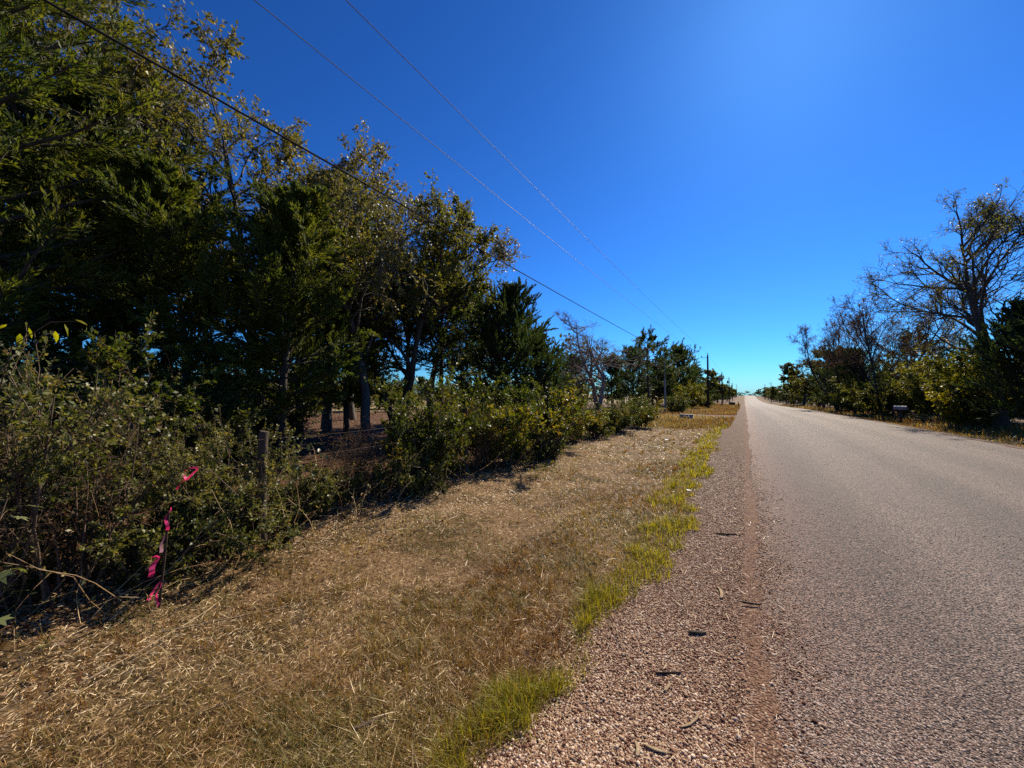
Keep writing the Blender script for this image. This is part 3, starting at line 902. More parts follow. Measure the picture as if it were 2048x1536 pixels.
plant(bush_olive, 'bush', 'olive bush under the leafless trees, farther from the mailbox towards the dark cedars', 'bush', 9.6, 45.0, 3.1, 0.9, GBR)
plant(bush_olive, 'bush', 'small olive bush between mailbox and the tall yellow-green bush', 'bush', 11.0, 30.4, 3.1, 0.66, GBR)
plant(bush_olive, 'bush', 'olive bush at the foot of the dark rounded cedar along the right verge', 'bush', 9.7, 56.0, 0.8, 0.85, GBR)
for k, (x, y, s) in enumerate([(-20.5, 12.5, .45), (-21.5, 16, .5), (-19.5, 9.8, .4), (-23, 20, .5), (-20, 19, .42)]):
    plant(bush_olive, 'pasture_bush', 'bush in the dry pasture glimpsed between the trunks', 'bush', x, y, k * 1.1, s, 'bushes in the pasture')

# ---- the hedge grown through the fence
plant(bush_near, 'bush', 'sunlit pale-leaved bush at the left edge of the picture', 'bush', -4.75, 0.35, 0.2, 1.02, GB)
plant(bush_mid, 'bush', 'bush behind the sunlit one at the left edge, shade put into its darker leaves', 'bush', -6.9, 0.9, 2.7, 1.25, GB)  # darker leaf colour stands in for the shade of the trees
plant(bush_low, 'bush', 'low tangle behind the stake with pink ribbons', 'bush', -4.75, 1.15, 0.9, 0.95, GB)
plant(bush_near, 'bush', 'small-leaved bush crowding the left of the wooden fence post', 'bush', -4.75, 1.9, 4.1, 0.74, GB)
plant(bush_low, 'bush', 'sprawling bush at the foot of the wooden fence post', 'bush', -4.5, 2.05, 3.0, 0.72, GB)
plant(bush_low, 'bush', 'low thin bush right of the wooden fence post', 'bush', -4.9, 3.1, 5.0, 0.75, GB)
plant(bush_mid, 'bush', 'large rounded hedge bush below the forked oak', 'bush', -5.0, 5.0, 1.1, 1.02, GB)
plant(bush_low, 'bush', 'low leafy skirt in front of the large rounded hedge bush', 'bush', -4.6, 4.3, 0.4, 0.7, GB)
plant(bush_vivid, 'bush', 'yellow-green hedge bush right of the large rounded one', 'bush', -4.75, 7.3, 2.0, 1.12, GB)
plant(bush_vivid, 'bush', 'upright yellow-green hedge bush in front of the pointed cedars', 'bush', -4.8, 9.0, 5.0, 1.15, GB)
plant(bush_low, 'bush', 'low leafy bush hugging the mown verge below the yellow-green hedge bushes', 'bush', -4.3, 8.3, 1.4, 0.8, GB)
plant(bush_mid, 'bush', 'spreading hedge bush before the reddish leafless shrub', 'bush', -4.7, 11.6, 3.3, 0.78, GB)
plant(bush_vivid, 'bush', 'bright low hedge bush between two darker ones near the hedge end', 'bush', -4.5, 13.5, 0.7, 0.72, GB)
plant(bush_mid, 'bush', 'dark hedge bush next to last before the driveway', 'bush', -4.55, 15.6, 5.9, 0.74, GB)
plant(bush_vivid, 'bush', 'last light green bush of the hedge before the driveway', 'bush', -4.3, 18.6, 2.9, 0.85, GB)
plant(bush_vivid, 'bush', 'thin bush beside the gate and thin grey pipe post', 'bush', -5.3, 23.5, 1.9, 0.8, GB)
plant(bush_mid, 'bush', 'leafy bush between driveway and nearest utility pole', 'bush', -5.2, 36.5, 0.9, 0.95, GB)
plant(bush_mid, 'bush', 'second leafy bush just before the nearest utility pole', 'bush', -5.4, 42.0, 2.4, 1.05, GB)
plant(bush_tall, 'bush', 'bright green small tree-like bush left of the nearest utility pole', 'bush', -5.9, 52.0, 2.4, 0.85, GB)
plant(bush_mid, 'bush', 'bush at the foot of the nearest utility pole on its right', 'bush', -5.0, 62.0, 4.4, 1.1, GB)
plant(brush_bare, 'bare_shrub', 'leafless brown tangle between the wooden fence post and the large rounded hedge bush', 'shrub', -5.1, 3.75, 2.6, 0.32, GB)
plant(brush_bare, 'bare_shrub', 'leafless twigs poking out of the sunlit bush at the left edge', 'shrub', -4.6, 0.75, 0.9, 0.46, GB)
plant(brush_bare, 'bare_shrub', 'leafless twigs between the large rounded bush and the yellow-green hedge bush', 'shrub', -4.7, 6.2, 4.2, 0.40, GB)
plant(brush_bare, 'bare_shrub', 'leafless greyish twigs in a dip of the hedge below the pointed cedars', 'shrub', -4.6, 10.3, 5.2, 0.38, GB)
plant(brush_bare, 'bare_shrub', 'small leafless shrub at the hedge end by the driveway', 'shrub', -4.7, 21.2, 1.2, 0.42, GB)
# undergrowth bushes in the shade behind the fence
for k, (x, y, s) in enumerate([(-8.0, 2.6, .9), (-9.4, 4.6, .85), (-7.6, .2, 1.0), (-12.0, 1.2, 1.1), (-16.5, 6.5, 1.2), (-17.5, 3.0, 1.3), (-10.6, 16.5, .9), (-7.2, 12.6, .8), (-7.4, 17.5, .9)]):
    plant(bush_mid, 'understorey_bush', 'shaded understorey bush beneath the trees behind the fence', 'bush', x, y, k * 1.9, s, 'understorey bushes')

# ------------------------------------------------------------------ ground litter and grasses
def view_points(n, r0, r1, a0, a1, rng):
    """points whose spacing widens with distance, on the ground round the photographer's standpoint"""
    r = np.exp(rng.uniform(math.log(r0), math.log(r1), n))
    a = np.radians(rng.uniform(a0, a1, n))      # angle from +Y, positive to the left
    return -r * np.sin(a), r * np.cos(a), r


def and_round(x, y, r, n, box, r0, a0, a1, rng):
    """the same cover goes on underfoot and behind the standpoint"""
    X, Y = rng.uniform(box[0], box[1], n), rng.uniform(box[2], box[3], n)
    R = np.hypot(X, Y)
    A = np.degrees(np.arctan2(-X, Y))
    k = (R < r0) | (A < a0) | (A > a1)
    return np.concatenate([x, X[k]]), np.concatenate([y, Y[k]]), np.concatenate([r, np.maximum(R[k], 1.0)])


def blades(x, y, ln, wd, lean, az, rng, droop=0.5, z0=0.0):
    """three-triangle blades, bent half way"""
    n = len(x)
    base = np.stack([x, y, ground(x, y) + z0], -1)
    h = np.stack([np.cos(az), np.sin(az), np.zeros(n)], -1)
    d1 = h * np.sin(lean)[:, None] + UP * np.cos(lean)[:, None]
    l2 = np.minimum(lean + droop, 1.75)
    d2 = h * np.sin(l2)[:, None] + UP * np.cos(l2)[:, None]
    s = np.stack([-np.sin(az), np.cos(az), np.zeros(n)], -1) * (wd / 2)[:, None]
    L = ln[:, None]
    mid = base + d1 * L * 0.5
    V = np.stack([base - s, base + s, mid + s * 0.85, mid - s * 0.85, mid + d2 * L * 0.5], 1).reshape(-1, 3)
    k = np.arange(n)[:, None] * 5
    F = np.concatenate([k + np.array([[0, 1, 2]]), k + np.array([[0, 2, 3]]), k + np.array([[3, 2, 4]])], 1).reshape(-1, 3)
    return V, F


def stuff(name, V, F, mat, tint, label, cat):
    o = add(name, np_mesh(name, V, F, mat, tint))
    return tag(o, label, cat, None, 'stuff')


def patch(x, y, f, seed):
    """slow patchiness between 0 and 1"""
    r = np.random.default_rng(seed)
    v = np.zeros_like(x)
    for k in range(6):
        a = r.uniform(0, 2 * math.pi)
        v += np.sin((x * math.cos(a) + y * math.sin(a)) * f * r.uniform(0.6, 1.8) + r.uniform(0, 6.28))
    return np.clip(0.5 + v / 5.0, 0, 1)


rng = np.random.default_rng(5)
# mown straw lying flat on the verge
x, y, r = view_points(410000, 0.9, 30, -12, 104, rng)
p1 = patch(x, y, 1.3, 1)
keep = (x < left_edge(y) - 0.25 + 0.25 * p1) & (x > -4.9 - 0.5 * p1) & (y < 26)
dens = np.interp(x, [-5, -4.2, -3.0, -2.0, -1.0], [0.9, 1.0, 1.0, 0.8, 0.5])
keep &= rng.uniform(0, 1, len(x)) < dens * (0.5 + 0.45 * p1)
x, y, r, p1 = x[keep], y[keep], r[keep], p1[keep]
n = len(x)
clump = patch(x, y, 6.0, 21)
ln = rng.uniform(0.02, 0.075, n) * rng.choice([0.7, 1.0, 2.4], n, p=[.5, .44, .06])
wd = np.maximum(rng.uniform(0.0018, 0.0048, n), r * 0.0013)
az = rng.vonmises(0.9, 0.15, n)
pos = np.stack([x, y, ground(x, y) + rng.uniform(0.002, 0.012, n) + 0.04 * clump * rng.uniform(0, 1, n) ** 2], -1)
V, F = leaf_quads(pos, np.stack([np.cos(az), np.sin(az), rng.normal(0.05, 0.28, n)], -1), ln, wd, rng, 1.0)
tone = np.clip(rng.beta(1.6, 1.7, n) * 0.8 + 0.35 * p1 + 0.3 * (patch(x, y, 2.6, 57) - 0.5) + 0.05, 0, 1)
stuff('straw', V, F, M['straw'], tone, 'pale mown straw lying over the verge', 'straw')
# wisps of straw blown on to the gravel
x, y, r = view_points(3200, 1.1, 14, -8, 50, rng)
e = left_edge(y)
keep = (x > e - 0.1) & (x < 0.35) & (rng.uniform(0, 1, len(x)) < np.interp(x - e, [0, 0.3, 0.8, 1.3], [0.9, 0.55, 0.18, 0.04]))
x, y, r = x[keep], y[keep], r[keep]
n = len(x)
V, F = blades(x, y, rng.uniform(0.02, 0.11, n), np.maximum(rng.uniform(0.0014, 0.003, n), r * 0.001), rng.uniform(1.35, 1.58, n), rng.uniform(0, 6.28, n), rng, rng.uniform(-0.1, 0.2, n), 0.026 + rng.uniform(0, 0.01, n))
stuff('straw', V, F, M['straw'], np.repeat(rng.uniform(0.1, 0.8, n), 3), 'wisps of straw blown on to the gravel', 'straw')
def tufts(x, y, r, per, rad, lo, hi, rng):
    """rooted tufts: blades fan out from each root"""
    n = len(x)
    s = rng.uniform(0.6, 1.3, n)
    X, Y, Rr, Sx = (np.repeat(v, per) for v in (x, y, r, s))
    az = rng.uniform(0, 6.28, n * per)
    q = rad * np.sqrt(rng.uniform(0, 1, n * per))
    ln = rng.uniform(lo, hi, n * per) * Sx
    wd = np.maximum(rng.uniform(0.0018, 0.0036, n * per), Rr * 0.0011)
    V, F = blades(X + q * np.cos(az), Y + q * np.sin(az), ln, wd, rng.uniform(0.05, 0.95, n * per), az + rng.normal(0, 0.5, n * per), rng, rng.uniform(0.2, 0.9, n * per))
    return V, F, np.repeat(s, per)


# short dry brown grass, standing, towards the road
x, y, r = view_points(190000, 0.75, 60, -10, 102, rng)
p2 = patch(x, y, 1.6, 2)
e = left_edge(y)
keep = (x < e - 0.05) & (x > -4.6) & ~((np.abs(y - DRIVE_Y) < 1.5) & (x < -1))
dens = np.interp(x - e, [-4, -2.9, -1.7, -0.9, 0.0], [0.03, 0.08, 0.35, 0.85, 0.9])
keep &= rng.uniform(0, 1, len(x)) < dens * np.clip(p2 * 1.7 - 0.15, 0.05, 1)
x, y, r, p2 = x[keep], y[keep], r[keep], p2[keep]
n = len(x)
ln = rng.uniform(0.03, 0.11, n) * (0.5 + 0.9 * p2)
wd = np.maximum(rng.uniform(0.0016, 0.0034, n), r * 0.0011)
V, F = blades(x, y, ln, wd, rng.uniform(0.15, 1.15, n), rng.uniform(0, 6.28, n), rng, 0.6)
tint = np.clip(0.55 * patch(x, y, 2.2, 9) + 0.45 * rng.uniform(0, 1, n), 0, 1)
stuff('brown_grass', V, F, M['brown_grass'], np.repeat(tint, 3), 'short dry brown grass standing between straw and gravel', 'grass')
x, y, r = view_points(17500, 0.75, 26, -10, 102, rng)
e = left_edge(y)
p3 = patch(x, y, 2.1, 61)
keep = (x < e - 0.1) & (x > -4.4) & (y < 25) & (rng.uniform(0, 1, len(x)) < np.interp(x - e, [-3.4, -2.2, -1.2, -0.2], [0.12, 0.35, 0.85, 1.0]) * np.clip(p3 * 2.2 - 0.5, 0, 1))
x, y, r = x[keep], y[keep], r[keep]
V, F, sc = tufts(x, y, r, 11, 0.035, 0.05, 0.13, rng)
tint = np.clip(np.repeat(patch(x, y, 1.9, 66), 11) * 0.7 + rng.uniform(0, 0.4, len(sc)), 0, 1)
stuff('brown_grass', V, F, M['brown_grass'], np.repeat(tint, 3), 'rooted tufts of dry grass in the mown verge', 'grass')
# the green fringe along the gravel
x, y, r = view_points(200000, 0.8, 60, -10, 66, rng)
e = left_edge(y)
run = patch(x * 0.2, y, 1.5, 4)
wid = 1.15 * np.interp(y, [0, 1.1, 1.3, 1.7, 1.95, 2.3, 2.7, 3.2, 5, 9, 14, 22, 60], [.05, .06, .22, .24, .05, .05, .22, .32, .42, .50, .45, .35, .3])
inner = e - wid
tuft = patch(x, y, 7.0, 8)
keep = (x > inner) & (x < e + 0.10 * (tuft - 0.35)) & ~((np.abs(y - DRIVE_Y) < 3.5))
keep &= rng.uniform(0, 1, len(x)) < np.clip(tuft * 2.4 - 0.2, 0, 1) * np.where(((y > 1.9) & (y < 2.4)) | (y < 1.2), 0.12, 1.0)
x, y, r, tuft = x[keep], y[keep], r[keep], tuft[keep]
n = len(x)
ln = rng.uniform(0.05, 0.14, n) * (0.5 + 0.8 * tuft)
wd = np.maximum(rng.uniform(0.0018, 0.0036, n), r * 0.0011)
V, F = blades(x, y, ln, wd, rng.uniform(0.0, 0.75, n), rng.uniform(0, 6.28, n), rng, 0.45)
stuff('green_grass', V, F, M['green_grass'], np.repeat(np.clip(rng.beta(2, 2, n), 0, 1), 3), 'yellow-green grass fringe along the gravel edge', 'grass')
x, y, r = view_points(26000, 1.0, 45, -10, 60, rng)
e = left_edge(y)
wid = 1.1 * np.interp(y, [0, 1.1, 1.3, 1.7, 1.95, 2.3, 2.7, 3.2, 5, 9, 14, 22, 60], [.03, .04, .20, .20, .03, .03, .2, .3, .38, .46, .40, .3, .3])
keep = (x > e - wid) & (x < e + 0.02) & ~((np.abs(y - DRIVE_Y) < 3.5)) & (rng.uniform(0, 1, len(x)) < np.clip(patch(x, y, 5.0, 71) * 2.2 - 0.4, 0, 1))
x, y, r = x[keep], y[keep], r[keep]
V, F, sc = tufts(x, y, r, 12, 0.03, 0.08, 0.17, rng)
stuff('green_grass', V, F, M['green_grass'], np.repeat(np.clip(rng.beta(2.4, 1.6, len(sc)), 0, 1), 3), 'taller yellow-green tufts standing in the fringe', 'grass')
# scattered green tufts in the straw
x, y, r = view_points(90000, 1.1, 20, 0, 85, rng)
t3 = patch(x, y, 3.2, 12)
keep = (x < -1.0) & (x > -4.3) & (t3 > 0.70)
x, y, r = x[keep], y[keep], r[keep]
n = len(x)
V, F = blades(x, y, rng.uniform(0.03, 0.09, n), np.maximum(rng.uniform(0.002, 0.004, n), r * 0.001), rng.uniform(0.1, 1.1, n), rng.uniform(0, 6.28, n), rng, 0.5)
stuff('green_tufts_of_grass', V, F, M['bush'], np.repeat(rng.uniform(0.2, 0.9, n), 3), 'small dull green tufts scattered in the mown straw', 'grass')
# right verge
x, y, r = view_points(120000, 9, 130, -48, -1, rng)
keep = (x > 6.75 + 0.1 * np.sin(3 * y)) & (x < 11.5)
x, y, r = x[keep], y[keep], r[keep]
n = len(x)
V, F = blades(x, y, rng.uniform(0.08, 0.26, n) * np.clip((x - 6.4) / 1.6, 0.35, 1.5), np.maximum(0.004, r * 0.0011), rng.uniform(0.05, 0.8, n), rng.uniform(0, 6.28, n), rng, 0.5)
stuff('verge_grass', V, F, M['brown_grass'], np.repeat(np.clip(0.35 + 0.5 * patch(x, y, 0.8, 31) + rng.normal(0, 0.15, n), 0, 1), 3), 'rough brown and olive grass on the right verge', 'grass')
# grass on the left beyond the hedge end and past the driveway
x, y, r = view_points(90000, 16, 130, 0.5, 30, rng)
keep = (x < -0.55) & (x > -7.5) & (y > 19) & ~((np.abs(y - DRIVE_Y) < 1.6))
x, y, r = x[keep], y[keep], r[keep]
n = len(x)
V, F = blades(x, y, rng.uniform(0.08, 0.24, n), np.maximum(0.004, r * 0.0011), rng.uniform(0.05, 0.8, n), rng.uniform(0, 6.28, n), rng, 0.5)
stuff('verge_grass', V, F, M['brown_grass'], np.repeat(np.clip(0.2 + 0.7 * patch(x, y, 0.5, 33) + rng.normal(0, 0.15, n), 0, 1), 3), 'rusty and olive grass round the driveway and the pole', 'grass')
# fallen leaves under the hedge and the trees, some blown over the straw
x, y, r = view_points(72000, 2.2, 45, 2, 105, rng)
keep = ((x < -4.1) & (x > -22)) | ((x < -3.2) & (rng.uniform(0, 1, len(x)) < 0.16))
x, y, r = x[keep], y[keep], r[keep]
n = len(x)
ln = np.maximum(rng.uniform(0.018, 0.05, n), r * 0.0035)
az = rng.uniform(0, 6.28, n)
pos = np.stack([x, y, ground(x, y) + rng.uniform(0.004, 0.05, n)], -1)
ax = np.stack([np.cos(az), np.sin(az), rng.normal(0, 0.5, n)], -1)
V, F = leaf_quads(pos, ax, ln, ln * 0.5, rng, 1.2)
stuff('fallen_leaves', V, F, M['dead_leaf'], rng.uniform(0, 1, n), 'fallen brown leaves under the hedge and trees', 'leaves')
# dry weed stalks and brambles tangled in the fence line
x, y, r = view_points(2600, 2.6, 25, 5, 96, rng)
keep = (x < -3.95) & (x > -6.2)
x, y = x[keep], y[keep]
n = len(x)
az, ti = rng.uniform(0, 6.28, n), rng.uniform(0.1, 1.4, n)
P = np.stack([x, y, ground(x, y)], -1)
Wd = grow(P, np.stack([np.cos(az) * np.sin(ti), np.sin(az) * np.sin(ti), np.cos(ti)], -1), rng.uniform(0.25, 1.1, n), 6, 0.22, -0.05, rng)
Vt, Ft = tubes(Wd, np.full(n, 0.0035), np.full(n, 0.0015), 3)
stuff('weed_stalks_undergrowth', Vt, Ft, M['straw'], np.repeat(rng.uniform(0, 0.8, n), 15), 'dry weed stalks tangled along the fence', 'undergrowth')
li, lt, lp, ltan = kids(Wd, 9, 0.1, 1.0, rng)
V, F = leaf_quads(lp, turn(ltan, rng.uniform(0.5, 1.3, len(li)), rng), rng.uniform(0.02, 0.05, len(li)), rng.uniform(0.012, 0.025, len(li)), rng)
stuff('undergrowth', V, F, M['bush_pale'], rng.uniform(0, 1, len(li)), 'small leaves of the low growth along the fence', 'undergrowth')


# loose gravel: real pebbles on the shoulder and the road edge
def pebbles(x, y, z, size, tint, name, label, mat='pebble', sub=2, flat=0.68):
    n = len(x)
    me = bpy.data.meshes.new(name)
    me.vertices.add(n)
    me.vertices.foreach_set('co', np.stack([x, y, z], -1).astype(np.float32).ravel())
    for nm, val in (('size', size), ('tint', tint)):
        a = me.attributes.new(nm, 'FLOAT', 'POINT')
        a.data.foreach_set('value', val.astype(np.float32))
    rot = rng.uniform(-0.5, 0.5, (n, 3))
    rot[:, 2] = rng.uniform(0, 6.28, n)
    a = me.attributes.new('turn', 'FLOAT_VECTOR', 'POINT')
    a.data.foreach_set('vector', rot.astype(np.float32).ravel())
    o = add(name, me)
    ng = bpy.data.node_groups.new(name, 'GeometryNodeTree')
    ng.interface.new_socket('Geometry', in_out='INPUT', socket_type='NodeSocketGeometry')
    ng.interface.new_socket('Geometry', in_out='OUTPUT', socket_type='NodeSocketGeometry')
    N, L = ng.nodes, ng.links
    gi, go = N.new('NodeGroupInput'), N.new('NodeGroupOutput')
    ico = N.new('GeometryNodeMeshIcoSphere')
    ico.inputs['Radius'].default_value = 0.5
    ico.inputs['Subdivisions'].default_value = sub
    tr = N.new('GeometryNodeTransform')
    tr.inputs['Scale'].default_value = (1.25, 0.9, flat)
    sm = N.new('GeometryNodeSetMaterial')
    sm.inputs['Material'].default_value = M[mat]
    iop = N.new('GeometryNodeInstanceOnPoints')

    def attr(nm, typ):
        a = N.new('GeometryNodeInputNamedAttribute')
        a.data_type = typ
        a.inputs['Name'].default_value = nm
        return a.outputs['Attribute']
    e2r = N.new('FunctionNodeEulerToRotation')
    L.new(attr('turn', 'FLOAT_VECTOR'), e2r.inputs[0])
    L.new(gi.outputs[0], iop.inputs['Points'])
    L.new(ico.outputs['Mesh'], tr.inputs['Geometry'])
    L.new(tr.outputs[0], sm.inputs['Geometry'])
    L.new(sm.outputs[0], iop.inputs['Instance'])
    L.new(e2r.outputs[0], iop.inputs['Rotation'])
    L.new(attr('size', 'FLOAT'), iop.inputs['Scale'])
    L.new(iop.outputs[0], go.inputs[0])
    md = o.modifiers.new('pebbles', 'NODES')
    md.node_group = ng
    return tag(o, label, 'gravel', None, 'stuff')


x, y, r = view_points(480000, 1.0, 11, -8, 60, rng)
x, y, r = and_round(x, y, r, 160000, (-1.6, 0.5, -1.8, 1.2), 1.0, -8, 60, rng)
e = left_edge(y)
keep = (x > e - 0.25) & (x < 0.12 + 0.06 * np.sin(5 * y) + 0.05 * np.sin(13 * y) + rng.exponential(0.10, len(x)))
keep &= rng.uniform(0, 1, len(x)) < np.interp(x - e, [-0.25, 0.02], [0.12, 0.8]) * np.interp(x, [-0.1, 0.03, 0.2], [1, 0.75, 0.6]) * np.interp(r, [6, 11], [1, 0.1])
x, y, r = x[keep], y[keep], r[keep]
n = len(x)
size = np.maximum(0.0045 + 0.010 * rng.beta(1.2, 3.8, n) + 0.008 * (rng.uniform(0, 1, n) < 0.03), r * 0.0025)
z = np.where(x > 0.02, road_z(x, y), ground(x, y) + 0.012) + size * (rng.uniform(0.1, 0.35, n) - 0.3 * np.clip((r - 3) / 6, 0, 1))
tint = np.clip(rng.normal(0.5, 0.23, n) + 0.2 * np.clip((r - 3) / 6, 0, 1) - 0.12 * np.clip((x + 0.25) / 0.35, 0, 1) * (rng.uniform(0, 1, n) < 0.7), 0, 1)  # farther pebbles tinted lighter, making up in colour for their self-shadow
pebbles(x, y, z, size, tint, 'gravel', 'loose pinkish pebbles of the shoulder')
# chips standing proud of the chip seal near the camera
x, y, r = view_points(420000, 1.2, 13, -88, 6, rng)
x, y, r = and_round(x, y, r, 130000, (0.0, 4.0, -1.2, 1.3), 1.2, -88, 6, rng)
keep = (x > 0.05) & (x < 6.3) & (rng.uniform(0, 1, len(x)) < np.interp(r, [1.2, 2.6, 4.5, 7], [0.8, 0.65, 0.25, 0.0]))
x, y, r = x[keep], y[keep], r[keep]
n = len(x)
size = np.maximum(rng.uniform(0.006, 0.014, n), r * 0.0034)
z = road_z(x, y) + size * (rng.uniform(-0.30, 0.02, n) - 0.12 * np.clip((r - 2) / 4, 0, 1))
tint = np.clip(rng.normal(0.5, 0.26, n), 0, 1)
pebbles(x, y, z, size, tint, 'road_chips_gravel', 'stone chips of the road surface', 'chip', 1, 0.75)

# ------------------------------------------------------------------ fence
fence = bpy.data.objects.new('wire_fence', None)
COL.objects.link(fence)
fence.location = (-4.55, 2.2, float(ground(-4.55, 2.2)))
tag(fence, 'old wire fence with weathered wooden posts overgrown by the hedge', 'fence')


def post_mesh(h, r, seed):
    rg = np.random.default_rng(seed)
    g = Geo()
    k = 10
    ang = np.arange(k) * 2 * math.pi / k
    zs = np.array([-0.4, 0, 0.3, 0.7, h - 0.03, h])
    path = np.stack([np.cumsum(rg.normal(0, 0.006, 6)), np.cumsum(rg.normal(0, 0.006, 6)), zs], -1)
    g.tube(path, r * np.array([1.1, 1.08, 1.0, 0.98, 0.97, 0.88]), k)
    return g.mesh('fence_post', M['wood'], smooth=False)


pm = [post_mesh(1.28, 0.055, 1), post_mesh(1.2, 0.05, 2)]
post_y = [-0.9, 2.2, 5.9, 9.6, 13.4, 17.2, 21.0, 24.4]
tops = []
for k, py_ in enumerate(post_y):
    px_ = -4.55 + 0.05 * math.sin(k * 2.1)
    zz = float(ground(px_, py_))
    p = add('post', pm[k % 2], fence, (px_ + 4.55, py_ - 2.2, zz - fence.location.z))
    p.rotation_euler = (0.03 * math.sin(k * 3), 0.04 * math.cos(k * 5), k)
    tops.append((px_ + 4.55, py_ - 2.2, zz - fence.location.z))
for h in (0.35, 0.62, 0.88, 1.12):
    g = Geo()
    pts = []
    for a, b in zip(tops[:-1], tops[1:]):
        for t in np.linspace(0, 1, 7)[:-1]:
            pts.append([a[0] + (b[0] - a[0]) * t + 0.06, a[1] + (b[1] - a[1]) * t, a[2] + (b[2] - a[2]) * t + h - 0.05 * 4 * t * (1 - t)])
    g.tube(pts, 0.0016, 4, cap=False)
    for a in pts:
        for s in (-1, 1):
            g.tube([[a[0], a[1], a[2] - 0.014 * s], [a[0] + 0.004, a[1] + 0.006, a[2] + 0.014 * s]], 0.0012, 3, cap=False)
    add('wire', g.mesh('fence_wire', M['wire']), fence)

# ------------------------------------------------------------------ survey stake and ribbons
def ribbon_mesh(path, w, twist0, twist1, tint):
    path = np.asarray(path, float)
    n = len(path)
    tan = np.gradient(path, axis=0)
    tan = norm(tan)
    a = norm(np.cross(tan, np.array([[0.3, 0.9, 0.1]])))
    b = np.cross(tan, a)
    th = np.linspace(twist0, twist1, n)[:, None]
    s = (a * np.cos(th) + b * np.sin(th)) * w / 2
    V = np.concatenate([path - s, path + s])
    F = np.array([[i, i + 1, n + i + 1, n + i] for i in range(n - 1)])
    return np_mesh('flagging_tape', V, F, M['ribbon'], np.full(len(F), tint), smooth=True)


def hang(p, dz, sway, n=9, seed=0):
    rg = np.random.default_rng(seed)
    t = np.linspace(0, 1, n)
    return np.stack([p[0] + sway[0] * t ** 1.3 + 0.012 * np.sin(t * 9 + seed), p[1] + sway[1] * t ** 1.3 + 0.01 * np.sin(t * 7 + 1), p[2] - dz * t], -1)


SX, SY = -3.86, 1.15
sz = float(ground(SX, SY))
stake = bpy.data.objects.new('survey_stake', None)
COL.objects.link(stake)
stake.location = (SX, SY, sz)
tag(stake, 'thin leaning survey stake hung with pink flagging ribbons at the edge of the mown verge', 'stake')
top = np.array([0.075, 0.03, 0.75])
g = Geo()
g.tube([[-0.02, -0.01, -0.15], [0, 0, 0], top * 0.5 + [0.006, 0, 0], top], [0.010, 0.010, 0.009, 0.008], 6)
add('stick', g.mesh('stake_stick', M['dark_stick']), stake)
add('ribbon', ribbon_mesh(hang(top + [0.0, 0, 0.03], 0.17, (0.01, -0.02), 9, 1), 0.022, 0.3, 1.6, 0.25), stake)
add('ribbon', ribbon_mesh(hang(top * 0.83 + [0.0, 0, 0.01], 0.20, (-0.05, -0.03), 9, 4), 0.022, 0.2, 1.2, 0.95), stake)
add('ribbon', ribbon_mesh(hang(top * 0.5 + [-0.05, -0.03, 0.02], 0.15, (-0.03, -0.03), 9, 2), 0.036, 0.9, 1.5, 0.45), stake)
add('ribbon', ribbon_mesh([[0.0, 0.0, 0.395], [-0.02, -0.014, 0.405], [-0.05, -0.03, 0.395], [-0.06, -0.035, 0.38]], 0.014, 0.4, 0.9, 0.4), stake)
add('ribbon', ribbon_mesh(hang(top * 0.3 + [0.0, -0.01, 0.01], 0.17, (-0.09, -0.05), 9, 3), 0.022, 0.5, 1.8, 0.55), stake)
add('ribbon', ribbon_mesh(hang(top * 0.3 + [0.0, -0.01, 0.0], 0.20, (-0.02, -0.015), 9, 6), 0.022, 0.2, 1.0, 0.5), stake)
loose = bpy.data.objects.new('flagging_ribbon', None)
COL.objects.link(loose)
loose.location = (-3.98, 1.43, 0.84)
tag(loose, 'pink flagging ribbon knotted on a bush twig above and right of the stake', 'ribbon')
add('loop', ribbon_mesh([[0, 0, 0], [-0.05, -0.02, 0.0], [-0.11, -0.05, -0.02], [-0.12, -0.055, -0.07], [-0.10, -0.045, -0.11], [-0.06, -0.03, -0.07], [0, 0, -0.01]], 0.02, 0.4, 2.0, 0.4), loose)
add('tail', ribbon_mesh([[-0.11, -0.05, -0.10], [-0.15, -0.07, -0.14], [-0.17, -0.08, -0.17], [-0.18, -0.085, -0.19]], 0.016, 0.2, 1.6, 0.25), loose)
g = Geo()
g.tube([[0.25, 0.2, -0.25], [0.1, 0.06, -0.03], [0, 0, 0.0], [-0.12, -0.05, 0.03]], [0.004, 0.0035, 0.003, 0.002], 5)
add('twig', g.mesh('ribbon_twig', M['twig']), loose)

# ------------------------------------------------------------------ broad-leaved sapling and vine at the left edge
def lobed_leaf(name, size, mat, tint, lobes=((0, 1.0), (0.75, 0.82), (1.5, 0.6))):
    """a maple-like leaf with pointed lobes, slightly cupped"""
    pts = []
    half = []
    for i, (a, l) in enumerate(lobes):
        half.append((a, l))
        if i < len(lobes) - 1:
            a2 = lobes[i + 1][0]
            half.append(((a + a2) / 2, 0.45))
    right = half
    ring = [(-a, l) for a, l in reversed(right[1:])] + right
    V = [[0, 0, 0]]
    for a, l in ring:
        V.append([math.sin(a) * l * size, math.cos(a) * l * size, -0.12 * size * l * l])
    V.append([0, -0.1 * size, 0.02 * size])
    n = len(ring)
    F = [[0, i + 1, i + 2, i + 2] for i in range(n - 1)]
    T = [[0, i + 1, i + 2] for i in range(n - 1)] + [[0, n, n + 1], [0, n + 1, 1]]
    return np_mesh(name, V, T, mat, np.full(len(T), tint))


